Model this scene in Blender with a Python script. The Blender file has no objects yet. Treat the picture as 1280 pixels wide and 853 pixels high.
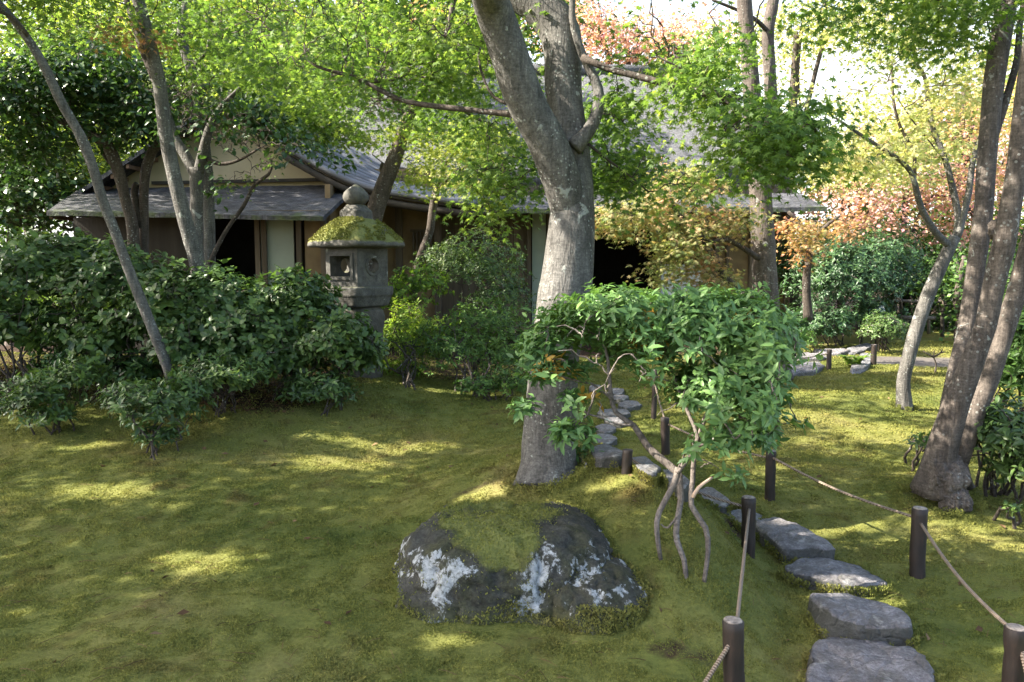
import bpy, math, random
import numpy as np
from mathutils import Vector, Matrix

sc = bpy.context.scene
C = sc.collection
random.seed(7)
RNG = np.random.default_rng(7)
R = math.radians

# ------------------------------------------------------------------ camera
EYE = np.array([0.0, 0.0, 1.6])
PITCH = R(5.5)
F = 28.0 / 36.0 * 1280.0
cd = bpy.data.cameras.new("camera")
cam = bpy.data.objects.new("camera", cd)
C.objects.link(cam)
cam.location = EYE
cam.rotation_euler = (R(90) - PITCH, 0, 0)
cd.lens = 28.0
cd.sensor_width = 36.0
cd.clip_start = 0.05
cd.clip_end = 3000
sc.camera = cam

# ------------------------------------------------------------------ light
SUN = np.array([-0.74, -0.10, 0.66])
SUN /= np.linalg.norm(SUN)
w = bpy.data.worlds.new("World")
sc.world = w
w.use_nodes = True
nt = w.node_tree
bg = nt.nodes["Background"]
sky = nt.nodes.new("ShaderNodeTexSky")
sky.sky_type = 'NISHITA'
sky.sun_disc = False
sky.sun_elevation = math.asin(SUN[2])
sky.sun_rotation = math.atan2(SUN[0], SUN[1])
sky.air_density = 1.0
sky.dust_density = 3.0
sky.ozone_density = 1.0
# added white veil low beyond the garden: whitens the sky, backlights the leaves
tcw = nt.nodes.new("ShaderNodeTexCoord")
sep = nt.nodes.new("ShaderNodeSeparateXYZ")
nt.links.new(tcw.outputs['Generated'], sep.inputs[0])
def wmath(op, a, b=None, clamp=False):
    q = nt.nodes.new("ShaderNodeMath")
    q.operation = op
    q.use_clamp = clamp
    for i, v in enumerate((a, b)):
        if v is None: continue
        if isinstance(v, (int, float)): q.inputs[i].default_value = v
        else: nt.links.new(v, q.inputs[i])
    return q.outputs[0]
cn = nt.nodes.new("ShaderNodeTexNoise")
cn.inputs['Scale'].default_value = 3.0
cn.inputs['Detail'].default_value = 5
nt.links.new(tcw.outputs['Generated'], cn.inputs['Vector'])
low = wmath('SUBTRACT', 1.35, wmath('MULTIPLY', wmath('ABSOLUTE', sep.outputs[2]), 2.4), True)
side = wmath('ADD', wmath('MULTIPLY', sep.outputs[1], 1.6), 0.1, True)
veil = wmath('MULTIPLY', wmath('MULTIPLY', low, side), wmath('ADD', cn.outputs['Fac'], 0.35, True), True)
mixw = nt.nodes.new("ShaderNodeMix")
mixw.data_type = 'RGBA'
nt.links.new(veil, mixw.inputs[0])
nt.links.new(sky.outputs[0], mixw.inputs[6])
mixw.inputs[7].default_value = (4.0, 3.95, 3.85, 1)
nt.links.new(mixw.outputs[2], bg.inputs[0])
bg.inputs[1].default_value = 0.108
sl = bpy.data.lights.new("sun", 'SUN')
sl.energy = 4.2
sl.angle = R(0.5)
sl.color = (1.0, 0.93, 0.80)
so = bpy.data.objects.new("sun", sl)
so.rotation_euler = Vector(SUN).to_track_quat('Z', 'Y').to_euler()
so.location = (-20, -3, 20)
C.objects.link(so)
sc.view_settings.view_transform = 'Standard'
sc.view_settings.look = 'None'
sc.view_settings.exposure = 2.45
sc.view_settings.gamma = 1.0
sc.view_settings.use_curve_mapping = False
sc.render.engine = 'CYCLES'
cy = sc.cycles
cy.max_bounces = 7
cy.diffuse_bounces = 4
cy.glossy_bounces = 2
cy.transmission_bounces = 4
cy.transparent_max_bounces = 4
cy.sample_clamp_indirect = 6.0
cy.caustics_reflective = False
cy.caustics_refractive = False
try:
    cy.use_denoising = True
    cy.denoiser = 'OPENIMAGEDENOISE'
    cy.denoising_input_passes = 'RGB_ALBEDO_NORMAL'
    cy.denoising_prefilter = 'ACCURATE'
except Exception:
    pass

# ------------------------------------------------------------------ maths helpers
def ray(px, py):
    cx = (px - 640.0) / F
    cyy = (426.5 - py) / F
    return np.array([cx, math.cos(PITCH) + cyy * math.sin(PITCH), -math.sin(PITCH) + cyy * math.cos(PITCH)])

def P(px, py, d):
    v = ray(px, py)
    return EYE + v * (d / v[1])

def PZ(px, py, z):
    v = ray(px, py)
    return EYE + v * ((z - EYE[2]) / v[2])

def sstep(a, b, x):
    t = np.clip((x - a) / (b - a), 0, 1)
    return t * t * (3 - 2 * t)

def _h(i, j, k, seed):
    n = (i.astype(np.int64) * 374761393 + j.astype(np.int64) * 668265263 + k.astype(np.int64) * 2147483647 + seed * 1274126177) & 0xffffffff
    n = ((n ^ (n >> 13)) * 1274126177) & 0xffffffff
    n = n ^ (n >> 16)
    return (n & 0xffff) / 65535.0

def vnoise(p, seed=0):
    p = np.asarray(p, float)
    if p.shape[1] == 2:
        p = np.c_[p, np.zeros(len(p))]
    i = np.floor(p).astype(np.int64)
    f = p - i
    f = f * f * (3 - 2 * f)
    o = 0
    for a in (0, 1):
        for b in (0, 1):
            for c in (0, 1):
                wgt = (f[:, 0] if a else 1 - f[:, 0]) * (f[:, 1] if b else 1 - f[:, 1]) * (f[:, 2] if c else 1 - f[:, 2])
                o = o + wgt * _h(i[:, 0] + a, i[:, 1] + b, i[:, 2] + c, seed)
    return o * 2 - 1

def fbm(p, seed=0, octs=4):
    p = np.asarray(p, float)
    s, a, o = 1.0, 0.5, 0
    for k in range(octs):
        o = o + a * vnoise(p * s, seed + k * 17)
        s *= 2.03
        a *= 0.5
    return o

PATH_Y = np.array([0, 2.6, 3.25, 3.66, 4.14, 4.7, 5.06, 5.46, 6, 6.5, 6.9, 7.6, 8.5, 9.5, 11, 30])
PATH_X = np.array([1.35, 1.40, 1.47, 1.62, 1.66, 1.65, 1.47, 1.34, 1.17, 1.04, .87, .85, 1.02, 1.29, 1.6, 1.6])

def H(x, y, fine=True):
    x = np.asarray(x, float)
    y = np.asarray(y, float)
    xp = np.interp(y, PATH_Y, PATH_X)
    z = 0.028 * np.clip(y - 4, 0, 10)
    dl = xp - x
    L = sstep(0.24, 0.85, dl) * (1 - sstep(9.0, 11.0, y))
    z = z + L * (0.10 + 0.030 * np.clip(y - 3, 0, 5))
    z = z + 0.30 * np.exp(-(((x - 0.30) / 0.70) ** 2 + ((y - 4.7) / 0.85) ** 2)) * sstep(0.1, 0.6, dl)
    z = z + 0.25 * np.exp(-(((x - 0.80) / 0.45) ** 2 + ((y - 3.9) / 0.65) ** 2)) * sstep(0.22, 0.62, dl)
    z = z + 0.16 * sstep(5.6, 7.2, y) * sstep(-0.6, -2.0, x) * (1 - sstep(10, 12, y))
    Rr = sstep(0.35, 1.0, -dl)
    z = z + Rr * 0.05
    z = z + 0.10 * np.exp(-(((x - 3.5) / 0.45) ** 2 + ((y - 8.2) / 0.4) ** 2))
    z = z + 0.08 * np.exp(-(((x - 2.75) / 0.45) ** 2 + ((y - 5.0) / 0.5) ** 2))
    z = z + 0.035 * np.sin(x * 1.7 + 0.8 * np.sin(y * 0.9)) * np.sin(y * 1.3 + 0.5) * (1 - sstep(14, 18, y))
    return z

def Hf(x, y):
    return float(H(np.array([x]), np.array([y]))[0])

def G(px, py, off=0.0):
    v = ray(px, py)
    lo = None
    t = 0.5
    prev = t
    while t < 60:
        p = EYE + v * t
        if p[2] < Hf(p[0], p[1]) + off:
            a, b = prev, t
            for _ in range(18):
                m = (a + b) / 2
                q = EYE + v * m
                if q[2] < Hf(q[0], q[1]) + off:
                    b = m
                else:
                    a = m
            return EYE + v * b
        prev = t
        t += 0.1
    return EYE + v * 30

# ------------------------------------------------------------------ mesh builder
class MB:
    def __init__(self):
        self.v, self.l, self.t, self.n = [], [], [], 0
        self.m = []

    def add(self, verts, faces, mi=0):
        verts = np.asarray(verts, float).reshape(-1, 3)
        fl = np.fromiter((i for f in faces for i in f), dtype=np.int64)
        tt = np.fromiter((len(f) for f in faces), dtype=np.int64)
        self.addraw(verts, fl, tt, mi)

    def addraw(self, verts, fl, tt, mi=0):
        self.v.append(verts)
        self.l.append(fl + self.n)
        self.t.append(tt)
        self.m.append(np.full(len(tt), mi, dtype=np.int64))
        self.n += len(verts)

    def box(self, a, b, mi=0):
        x0, y0, z0 = a
        x1, y1, z1 = b
        v = [(x0, y0, z0), (x1, y0, z0), (x1, y1, z0), (x0, y1, z0), (x0, y0, z1), (x1, y0, z1), (x1, y1, z1), (x0, y1, z1)]
        self.add(v, [(0, 3, 2, 1), (4, 5, 6, 7), (0, 1, 5, 4), (1, 2, 6, 5), (2, 3, 7, 6), (3, 0, 4, 7)], mi)

    def bar(self, p, q, wx, wz, up=(0, 0, 1)):
        p, q, up = np.array(p, float), np.array(q, float), np.array(up, float)
        d = q - p
        d /= np.linalg.norm(d)
        s = np.cross(d, up)
        s /= np.linalg.norm(s)
        u = np.cross(s, d)
        v = []
        for e in (p, q):
            for a, b in ((-1, -1), (1, -1), (1, 1), (-1, 1)):
                v.append(e + s * a * wx / 2 + u * b * wz / 2)
        self.add(v, [(0, 3, 2, 1), (4, 5, 6, 7), (0, 1, 5, 4), (1, 2, 6, 5), (2, 3, 7, 6), (3, 0, 4, 7)])

    def tube(self, pts, rad, sides=8, rough=0.0, cap=True, seed=0, freq=4.0):
        pts = np.asarray(pts, float)
        n = len(pts)
        rad = np.broadcast_to(np.asarray(rad, float), (n,))
        tang = np.gradient(pts, axis=0)
        tang /= (np.linalg.norm(tang, axis=1)[:, None] + 1e-9)
        ref = np.array([0.13, 0.97, 0.2])
        if abs(np.dot(tang[0], ref)) > 0.9:
            ref = np.array([1.0, 0.1, 0.0])
        u = np.cross(tang[0], ref)
        u /= np.linalg.norm(u)
        rings = []
        an = np.linspace(0, 2 * math.pi, sides, endpoint=False)
        for i in range(n):
            u = u - tang[i] * np.dot(u, tang[i])
            u /= np.linalg.norm(u)
            vv = np.cross(tang[i], u)
            ring = np.outer(np.cos(an), u) + np.outer(np.sin(an), vv)
            rr = np.full(sides, rad[i])
            if rough:
                q = pts[i] + ring * rad[i]
                rr = rad[i] * (1 + rough * fbm(q * freq, seed, 3))
            rings.append(pts[i] + ring * rr[:, None])
        V = np.concatenate(rings)
        i0 = np.arange(n - 1)[:, None] * sides
        j = np.arange(sides)[None, :]
        j2 = (j + 1) % sides
        q = np.stack([i0 + j, i0 + j2, i0 + sides + j2, i0 + sides + j], axis=-1).reshape(-1, 4)
        fl = q.reshape(-1)
        tt = np.full(len(q), 4, dtype=np.int64)
        if cap:
            fl = np.concatenate([fl, np.arange(sides)[::-1], np.arange(sides) + (n - 1) * sides])
            tt = np.concatenate([tt, [sides, sides]])
        self.addraw(V, fl.astype(np.int64), tt.astype(np.int64))

    def lathe(self, prof, origin, sides=24, rough=0, seed=0):
        pr = np.array(prof, float)
        n = len(pr)
        an = np.linspace(0, 2 * math.pi, sides, endpoint=False)
        V = np.zeros((n, sides, 3))
        V[:, :, 0] = pr[:, 0:1] * np.cos(an)
        V[:, :, 1] = pr[:, 0:1] * np.sin(an)
        V[:, :, 2] = pr[:, 1:2]
        V = V.reshape(-1, 3)
        if rough:
            nn = fbm(V * 7 + 3.3, seed, 3)
            V[:, :2] *= (1 + rough * nn)[:, None]
        V = V + np.asarray(origin)
        fs = []
        for i in range(n - 1):
            for j in range(sides):
                k = (j + 1) % sides
                fs.append((i * sides + j, i * sides + k, (i + 1) * sides + k, (i + 1) * sides + j))
        fs.append(tuple(range(sides))[::-1])
        fs.append(tuple((n - 1) * sides + j for j in range(sides)))
        self.add(V, fs)

    def verts(self):
        return np.concatenate(self.v)

    def build(self, name, mats, parent=None, smooth=True, loc=None):
        V = self.verts()
        L = np.concatenate(self.l).astype(np.int32)
        T = np.concatenate(self.t).astype(np.int32)
        S = np.concatenate([[0], np.cumsum(T)[:-1]]).astype(np.int32)
        base = np.zeros(3)
        if parent is not None:
            base = ROOT[parent.name]
        elif loc is not None:
            base = np.asarray(loc, float)
        me = bpy.data.meshes.new(name)
        me.vertices.add(len(V))
        me.vertices.foreach_set("co", (V - base).astype(np.float32).ravel())
        me.loops.add(len(L))
        me.loops.foreach_set("vertex_index", L)
        me.polygons.add(len(T))
        me.polygons.foreach_set("loop_start", S)
        me.polygons.foreach_set("loop_total", T)
        me.polygons.foreach_set("use_smooth", np.full(len(T), bool(smooth)))
        if not isinstance(mats, (list, tuple)):
            mats = [mats]
        for m in mats:
            me.materials.append(m)
        if len(mats) > 1:
            me.polygons.foreach_set("material_index", np.concatenate(self.m).astype(np.int32))
        me.update(calc_edges=True)
        o = bpy.data.objects.new(name, me)
        C.objects.link(o)
        if parent is not None:
            o.parent = parent
            ROOT[o.name] = base
        else:
            o.location = base
            ROOT[o.name] = base
        return o

ROOT = {}

GROUPS = {'camellia_bush': 'camellia bushes in the left bank', 'azalea_bush': 'azalea bushes behind the lawn', 'maple_tree': 'maples of the garden',
          'evergreen_tree': 'dark evergreens before the left wing', 'evergreen_bush': 'evergreen bushes beyond the right lawn', 'bank_shrub': 'shrubs at the right edge', 'seedling': 'leafy sprigs on the moss'}

def thing(name, label, cat, loc, group=None):
    group = group or GROUPS.get(name)
    o = bpy.data.objects.new(name, None)
    o.empty_display_size = 0.1
    C.objects.link(o)
    o.location = [float(a) for a in loc]
    ROOT[o.name] = np.asarray(loc, float)
    return tag(o, label, cat, group)

def tag(o, label=None, cat=None, group=None, kind=None):
    if label: o['label'] = label
    if cat: o['category'] = cat
    if group: o['group'] = group
    if kind: o['kind'] = kind
    return o

def smooth_line(pts, step=0.06):
    """Catmull-Rom through rows of pts (any number of columns)."""
    pts = np.asarray(pts, float)
    if len(pts) < 3:
        n = max(3, int(np.linalg.norm(pts[-1, :3] - pts[0, :3]) / step))
        t = np.linspace(0, 1, n)[:, None]
        return pts[0] * (1 - t) + pts[-1] * t
    ext = np.vstack([2 * pts[0] - pts[1], pts, 2 * pts[-1] - pts[-2]])
    out = []
    for i in range(1, len(ext) - 2):
        p0, p1, p2, p3 = ext[i - 1:i + 3]
        n = max(2, int(np.linalg.norm((p2 - p1)[:3]) / step))
        for t in np.linspace(0, 1, n, endpoint=False):
            out.append(0.5 * (2 * p1 + (p2 - p0) * t + (2 * p0 - 5 * p1 + 4 * p2 - p3) * t * t + (3 * p1 - p0 - 3 * p2 + p3) * t ** 3))
    out.append(pts[-1])
    return np.array(out)

# ------------------------------------------------------------------ materials
def mat_new(name):
    m = bpy.data.materials.new(name)
    m.use_nodes = True
    n = m.node_tree
    b = n.nodes["Principled BSDF"]
    return m, n, b

def N(nt, t, **kw):
    n = nt.nodes.new(t)
    for k, v in kw.items():
        if k.startswith('i_'):
            n.inputs[k[2:].replace('_', ' ')].default_value = v
        else:
            setattr(n, k, v)
    return n

def ramp(nt, fac, stops):
    r = nt.nodes.new("ShaderNodeValToRGB")
    el = r.color_ramp.elements
    while len(el) < len(stops):
        el.new(0.5)
    for e, (p, c) in zip(el, stops):
        e.position = p
        e.color = (*c, 1) if len(c) == 3 else c
    nt.links.new(fac, r.inputs[0])
    return r.outputs[0]

def noise(nt, vec, scale, detail=4, rough=0.55, dist=0.0, out='Fac'):
    n = nt.nodes.new("ShaderNodeTexNoise")
    n.inputs['Scale'].default_value = scale
    n.inputs['Detail'].default_value = detail
    n.inputs['Roughness'].default_value = rough
    n.inputs['Distortion'].default_value = dist
    if vec is not None:
        nt.links.new(vec, n.inputs['Vector'])
    return n.outputs[out]

def mixc(nt, fac, a, b, mode='MIX'):
    m = nt.nodes.new("ShaderNodeMix")
    m.data_type = 'RGBA'
    m.blend_type = mode
    for s, v in ((0, fac), (6, a), (7, b)):
        if isinstance(v, (int, float)):
            m.inputs[s].default_value = v
        elif isinstance(v, tuple):
            m.inputs[s].default_value = (*v, 1)
        else:
            nt.links.new(v, m.inputs[s])
    return m.outputs[2]

def mth(nt, op, a, b=None, clamp=False):
    m = nt.nodes.new("ShaderNodeMath")
    m.operation = op
    m.use_clamp = clamp
    for i, v in enumerate((a, b)):
        if v is None: continue
        if isinstance(v, (int, float)):
            m.inputs[i].default_value = v
        else:
            nt.links.new(v, m.inputs[i])
    return m.outputs[0]

def bump(nt, b, h, strength=0.4, dist=0.02):
    n = nt.nodes.new("ShaderNodeBump")
    n.inputs['Strength'].default_value = strength
    n.inputs['Distance'].default_value = dist
    nt.links.new(h, n.inputs['Height'])
    nt.links.new(n.outputs[0], b.inputs['Normal'])

def objco(nt, scale=None):
    t = nt.nodes.new("ShaderNodeTexCoord")
    v = t.outputs['Object']
    if scale:
        m = nt.nodes.new("ShaderNodeMapping")
        m.inputs['Scale'].default_value = scale
        nt.links.new(v, m.inputs[0])
        v = m.outputs[0]
    return v

def leaf_mat(name, cols, trans=0.45, rough=0.5, spec=0.3, nscale=1.3, tint=1.0):
    """cols: list of (pos, rgb) over a per-leaf random value mixed with a slow noise"""
    m, n, b = mat_new(name)
    g = n.nodes.new("ShaderNodeNewGeometry")
    nz = noise(n, objco(n), nscale, 2)
    f = mth(n, 'ADD', mth(n, 'MULTIPLY', g.outputs['Random Per Island'], 0.55), mth(n, 'SUBTRACT', mth(n, 'MULTIPLY', nz, 1.3), 0.42))
    col = ramp(n, f, cols)
    hsv = n.nodes.new("ShaderNodeHueSaturation")
    n.links.new(col, hsv.inputs['Color'])
    n.links.new(mth(n, 'ADD', 0.75, mth(n, 'MULTIPLY', g.outputs['Random Per Island'], 0.5)), hsv.inputs['Value'])
    col = hsv.outputs[0]
    n.links.new(col, b.inputs['Base Color'])
    b.inputs['Roughness'].default_value = rough
    b.inputs['Specular IOR Level'].default_value = spec
    tr = n.nodes.new("ShaderNodeBsdfTranslucent")
    tc = mixc(n, 1.0, col, (1.25 * tint, 1.3 * tint, 0.7 * tint), 'MULTIPLY')
    n.links.new(tc, tr.inputs[0])
    mx = n.nodes.new("ShaderNodeMixShader")
    mx.inputs[0].default_value = trans
    n.links.new(b.outputs[0], mx.inputs[1])
    n.links.new(tr.outputs[0], mx.inputs[2])
    out = n.nodes["Material Output"]
    n.links.new(mx.outputs[0], out.inputs[0])
    return m

M = {}
M['maple'] = leaf_mat('maple_leaf', [(0.0, (.070, .135, .036)), (.35, (.105, .185, .045)), (.65, (.155, .24, .054)), (1, (.25, .295, .07))], .52)
M['maple_light'] = leaf_mat('light_maple_leaf', [(0.0, (.14, .22, .05)), (.4, (.22, .30, .06)), (.7, (.33, .38, .08)), (1, (.45, .43, .11))], .55)
M['autumn'] = leaf_mat('autumn_leaf', [(0.0, (.17, .24, .08)), (.4, (.26, .285, .11)), (.66, (.36, .28, .14)), (1, (.46, .20, .14))], .45, nscale=1.8)
M['orange'] = leaf_mat('orange_leaf', [(0.0, (.26, .28, .10)), (.35, (.40, .28, .13)), (.7, (.48, .23, .15)), (1, (.46, .17, .14))], .45)
M['pink'] = leaf_mat('pink_leaf', [(0.0, (.44, .40, .20)), (.35, (.55, .35, .27)), (.7, (.56, .28, .28)), (1, (.48, .21, .26))], .5, nscale=.9)
M['yellow'] = leaf_mat('yellow_leaf', [(0.0, (.24, .30, .10)), (.4, (.36, .40, .16)), (.7, (.47, .45, .21)), (1, (.54, .40, .24))], .5, nscale=.8)
M['evergreen'] = leaf_mat('evergreen_leaf', [(0.0, (.026, .060, .018)), (.5, (.042, .092, .026)), (1, (.08, .14, .036))], .30, .35, .5)
M['camellia'] = leaf_mat('camellia_leaf', [(0.0, (.042, .082, .026)), (.5, (.072, .130, .034)), (.8, (.115, .180, .044)), (1, (.20, .24, .055))], .32, .40, .5)
M['evergreen_mid'] = leaf_mat('dark_bush_leaf', [(0.0, (.025, .060, .024)), (.5, (.042, .095, .034)), (1, (.085, .15, .045))], .25, .42, .45)
M['rhodo'] = leaf_mat('rhododendron_leaf', [(0.0, (.075, .155, .050)), (.5, (.115, .215, .062)), (.9, (.18, .28, .075)), (1, (.27, .32, .08))], .28, .45, .4)
M['azalea'] = leaf_mat('azalea_leaf', [(0.0, (.045, .10, .025)), (.5, (.075, .15, .032)), (1, (.14, .22, .04))], .35, .5, .35)
M['bright'] = leaf_mat('bright_leaf', [(0.0, (.09, .17, .03)), (.5, (.15, .25, .035)), (1, (.26, .33, .05))], .45, .5, .35)
M['peach'] = leaf_mat('peach_leaf', [(0.0, (.36, .40, .14)), (.4, (.50, .44, .19)), (.65, (.56, .38, .24)), (1, (.54, .29, .25))], .5, nscale=.5)
M['wood_far'] = leaf_mat('forest_leaf', [(0.0, (.05, .11, .025)), (.5, (.09, .17, .03)), (1, (.17, .25, .045))], .45, nscale=.5)
M['dead'] = leaf_mat('dry_leaf', [(0.0, (.06, .035, .02)), (.5, (.11, .065, .035)), (1, (.19, .13, .07))], .1, .8, .1)
M['yellowing'] = leaf_mat('yellowing_leaf', [(0.0, (.42, .30, .05)), (.5, (.48, .26, .05)), (1, (.40, .34, .08))], .35)

def bark_mat(name, c0, c1, lichen=(.42, .43, .39), lich=0.60, stretch=(1, 1, .3), lscale=7, spots=0.5):
    m, n, b = mat_new(name)
    v = objco(n)
    vs = objco(n, stretch)
    a = noise(n, vs, 14, 6, .65)
    big = noise(n, v, 3.0, 3)
    col = ramp(n, mth(n, 'ADD', mth(n, 'MULTIPLY', a, .6), mth(n, 'MULTIPLY', big, .4)), [(.32, c0), (.68, c1)])
    spk = noise(n, v, 85, 4, .75)
    col = mixc(n, .8, col, ramp(n, spk, [(.34, (.55, .55, .55)), (.5, (1, 1, 1)), (.68, (1.45, 1.45, 1.45))]), 'MULTIPLY')
    lent = noise(n, objco(n, (1, 1, 5.0)), 16, 4, .7)
    col = mixc(n, .6, col, ramp(n, lent, [(.36, (.6, .6, .6)), (.5, (1, 1, 1)), (.66, (1.3, 1.3, 1.3))]), 'MULTIPLY')
    # furrows
    fur = noise(n, objco(n, (1, 1, .12)), 45, 5, .6, .4)
    col = mixc(n, mth(n, 'MULTIPLY', ramp(n, fur, [(.36, (1, 1, 1)), (.5, (0, 0, 0))]), .45), col, tuple(x * .45 for x in c0))
    l1 = noise(n, v, lscale, 5, .6, .6)
    lm = ramp(n, l1, [(lich, (0, 0, 0)), (lich + .035, (1, 1, 1))])
    vo = n.nodes.new("ShaderNodeTexVoronoi")
    vo.inputs['Scale'].default_value = lscale * 4.5
    n.links.new(v, vo.inputs['Vector'])
    sp = mth(n, 'MULTIPLY', ramp(n, vo.outputs['Distance'], [(.22, (1, 1, 1)), (.27, (0, 0, 0))]), ramp(n, noise(n, v, 5, 3), [(.5, (0, 0, 0)), (.56, (1, 1, 1))]))
    lm2 = mth(n, 'MAXIMUM', mth(n, 'MULTIPLY', lm, .8), mth(n, 'MULTIPLY', sp, spots))
    col = mixc(n, lm2, col, lichen)
    n.links.new(col, b.inputs['Base Color'])
    b.inputs['Roughness'].default_value = .9
    b.inputs['Specular IOR Level'].default_value = .2
    h = mth(n, 'ADD', mth(n, 'ADD', mth(n, 'MULTIPLY', a, .6), mth(n, 'MULTIPLY', fur, .6)), mth(n, 'MULTIPLY', lm2, .15))
    bump(n, b, h, .9, .02)
    return m

M['bark'] = bark_mat('maple_bark', (.055, .051, .047), (.185, .174, .160), (.33, .34, .31), .63, lscale=9, spots=.75)
M['bark_brown'] = bark_mat('brown_bark', (.052, .042, .037), (.165, .138, .118), (.34, .34, .31), lich=.66, lscale=7, spots=.5)
M['bark_dark'] = bark_mat('dark_bark', (.045, .036, .03), (.15, .12, .10), lich=.66)
M['stem'] = bark_mat('stem_bark', (.085, .07, .06), (.235, .20, .175), lich=.66, stretch=(1, 1, .2))
M['twig'] = bark_mat('twig_bark', (.04, .032, .027), (.11, .09, .075), lich=.75)

# ------------------------------------------------------------------ moss ground
def moss_color(n, v):
    a = noise(n, v, 1.1, 4, .6, .3)
    c = ramp(n, a, [(.28, (.108, .134, .038)), (.42, (.156, .172, .048)), (.55, (.202, .204, .060)), (.70, (.230, .210, .080))])
    fine = noise(n, v, 55, 4, .7)
    c = mixc(n, .85, c, ramp(n, fine, [(.3, (.68, .7, .68)), (.5, (1, 1, 1)), (.72, (1.32, 1.3, 1.25))]), 'MULTIPLY')
    br = noise(n, v, 2.6, 5, .65, .5)
    c = mixc(n, ramp(n, br, [(.56, (0, 0, 0)), (.72, (.75, .75, .75))]), c, (.105, .075, .030))
    return c, fine

m, n, b = mat_new('moss')
v = objco(n)
c, fine = moss_color(n, v)
at = N(n, "ShaderNodeAttribute", attribute_name='soil')
soilc = ramp(n, noise(n, v, 9, 5, .65), [(.3, (.020, .013, .009)), (.55, (.045, .029, .019)), (.75, (.085, .058, .04))])
c = mixc(n, 1.0, c, (.74, .74, .70), 'MULTIPLY')  # ground moss darkened to stand in for shade between the tufts
sfac = ramp(n, mth(n, 'ADD', at.outputs['Fac'], mth(n, 'MULTIPLY', mth(n, 'SUBTRACT', noise(n, v, 6, 4), .5), .8)), [(.42, (0, 0, 0)), (.58, (1, 1, 1))])
c = mixc(n, sfac, c, soilc)
at2 = N(n, "ShaderNodeAttribute", attribute_name='gravel')
gc = ramp(n, noise(n, v, 60, 4, .7), [(.3, (.06, .052, .045)), (.7, (.17, .15, .135))])
c = mixc(n, at2.outputs['Fac'], c, gc)
n.links.new(c, b.inputs['Base Color'])
b.inputs['Roughness'].default_value = .95
b.inputs['Specular IOR Level'].default_value = .1
hh = mth(n, 'ADD', fine, mth(n, 'MULTIPLY', noise(n, v, 14, 4), .8))
bump(n, b, hh, .6, .015)
M['moss'] = m

def moss_leaf_mat():
    m, n, b = mat_new('moss_tuft')
    v = objco(n)
    c, fine = moss_color(n, v)
    g = n.nodes.new("ShaderNodeNewGeometry")
    c = mixc(n, .8, c, ramp(n, g.outputs['Random Per Island'], [(0, (.85, .9, .85)), (.6, (1.15, 1.12, 1.0)), (1, (1.5, 1.42, 1.2))]), 'MULTIPLY')
    n.links.new(c, b.inputs['Base Color'])
    b.inputs['Roughness'].default_value = .9
    b.inputs['Specular IOR Level'].default_value = .1
    tr = n.nodes.new("ShaderNodeBsdfTranslucent")
    n.links.new(c, tr.inputs[0])
    mx = n.nodes.new("ShaderNodeMixShader")
    mx.inputs[0].default_value = .35
    n.links.new(b.outputs[0], mx.inputs[1])
    n.links.new(tr.outputs[0], mx.inputs[2])
    n.links.new(mx.outputs[0], n.nodes["Material Output"].inputs[0])
    return m
M['tuft'] = moss_leaf_mat()

def soil_mask(x, y):
    # brown litter under the left shrub bank, near the house, bare spots
    a = .62 * sstep(6.1, 7.0, y + 0.25 * np.sin(x * 2.3)) * sstep(-1.3, -2.0, x)
    a = np.maximum(a, sstep(11.2, 12.2, y) * (1 - 0 * x) * (x < 3.2))
    a = np.maximum(a, .6 * sstep(7.8, 8.6, y) * sstep(0.55, 0.2, x))
    p = G(850, 815)
    a = np.maximum(a, 0.62 * np.exp(-(((x - p[0]) / .24) ** 2 + ((y - p[1]) / .14) ** 2)))
    p = G(600, 608)
    a = np.maximum(a, 0.55 * np.exp(-(((x - p[0]) / .28) ** 2 + ((y - p[1]) / .10) ** 2)))
    p = G(925, 668)
    a = np.maximum(a, 0.7 * np.exp(-(((x - p[0]) / .14) ** 2 + ((y - p[1]) / .25) ** 2)))
    a = np.maximum(a, sstep(14, 18, y))
    return np.clip(a, 0, 1)

def gravel_mask(x, y):
    a = sstep(10.5, 10.7, y) * sstep(11.6, 11.4, y) * sstep(4.6, 5.0, x) * 1.0
    return a

ys = np.concatenate([np.linspace(-12, 0.8, 10), np.geomspace(1.2, 40, 420), np.geomspace(44, 900, 16)])
us = np.linspace(-1, 1, 460)
us = np.sign(us) * (0.8 * np.abs(us) + 0.2 * np.abs(us) ** 3)
W = np.maximum(0.85 * np.abs(ys) + 2.5, 4.0) * np.where(ys > 40, 3, 1)
X = us[None, :] * W[:, None]
Y = np.repeat(ys[:, None], len(us), 1)
Z = H(X, Y)
pf = np.c_[X.ravel(), Y.ravel()]
near = (1 - sstep(9, 16, pf[:, 1]))
Zf = Z.ravel() + near * (0.016 * fbm(pf * 2.2, 3, 3) + 0.014 * fbm(pf * 9, 5, 3))
V = np.c_[pf, Zf]
ny, nx = X.shape
ii = np.arange(ny - 1)[:, None] * nx + np.arange(nx - 1)[None, :]
q = np.stack([ii, ii + 1, ii + nx + 1, ii + nx], -1).reshape(-1, 4)
mb = MB()
mb.addraw(V, q.reshape(-1).astype(np.int64), np.full(len(q), 4, dtype=np.int64))
gnd = mb.build('moss_ground', M['moss'], None, True, (0, 0, 0))
tag(gnd, kind='structure')
sa = gnd.data.attributes.new('soil', 'FLOAT', 'POINT')
sa.data.foreach_set('value', soil_mask(pf[:, 0], pf[:, 1]).astype(np.float32))
sa = gnd.data.attributes.new('gravel', 'FLOAT', 'POINT')
sa.data.foreach_set('value', gravel_mask(pf[:, 0], pf[:, 1]).astype(np.float32))

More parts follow.
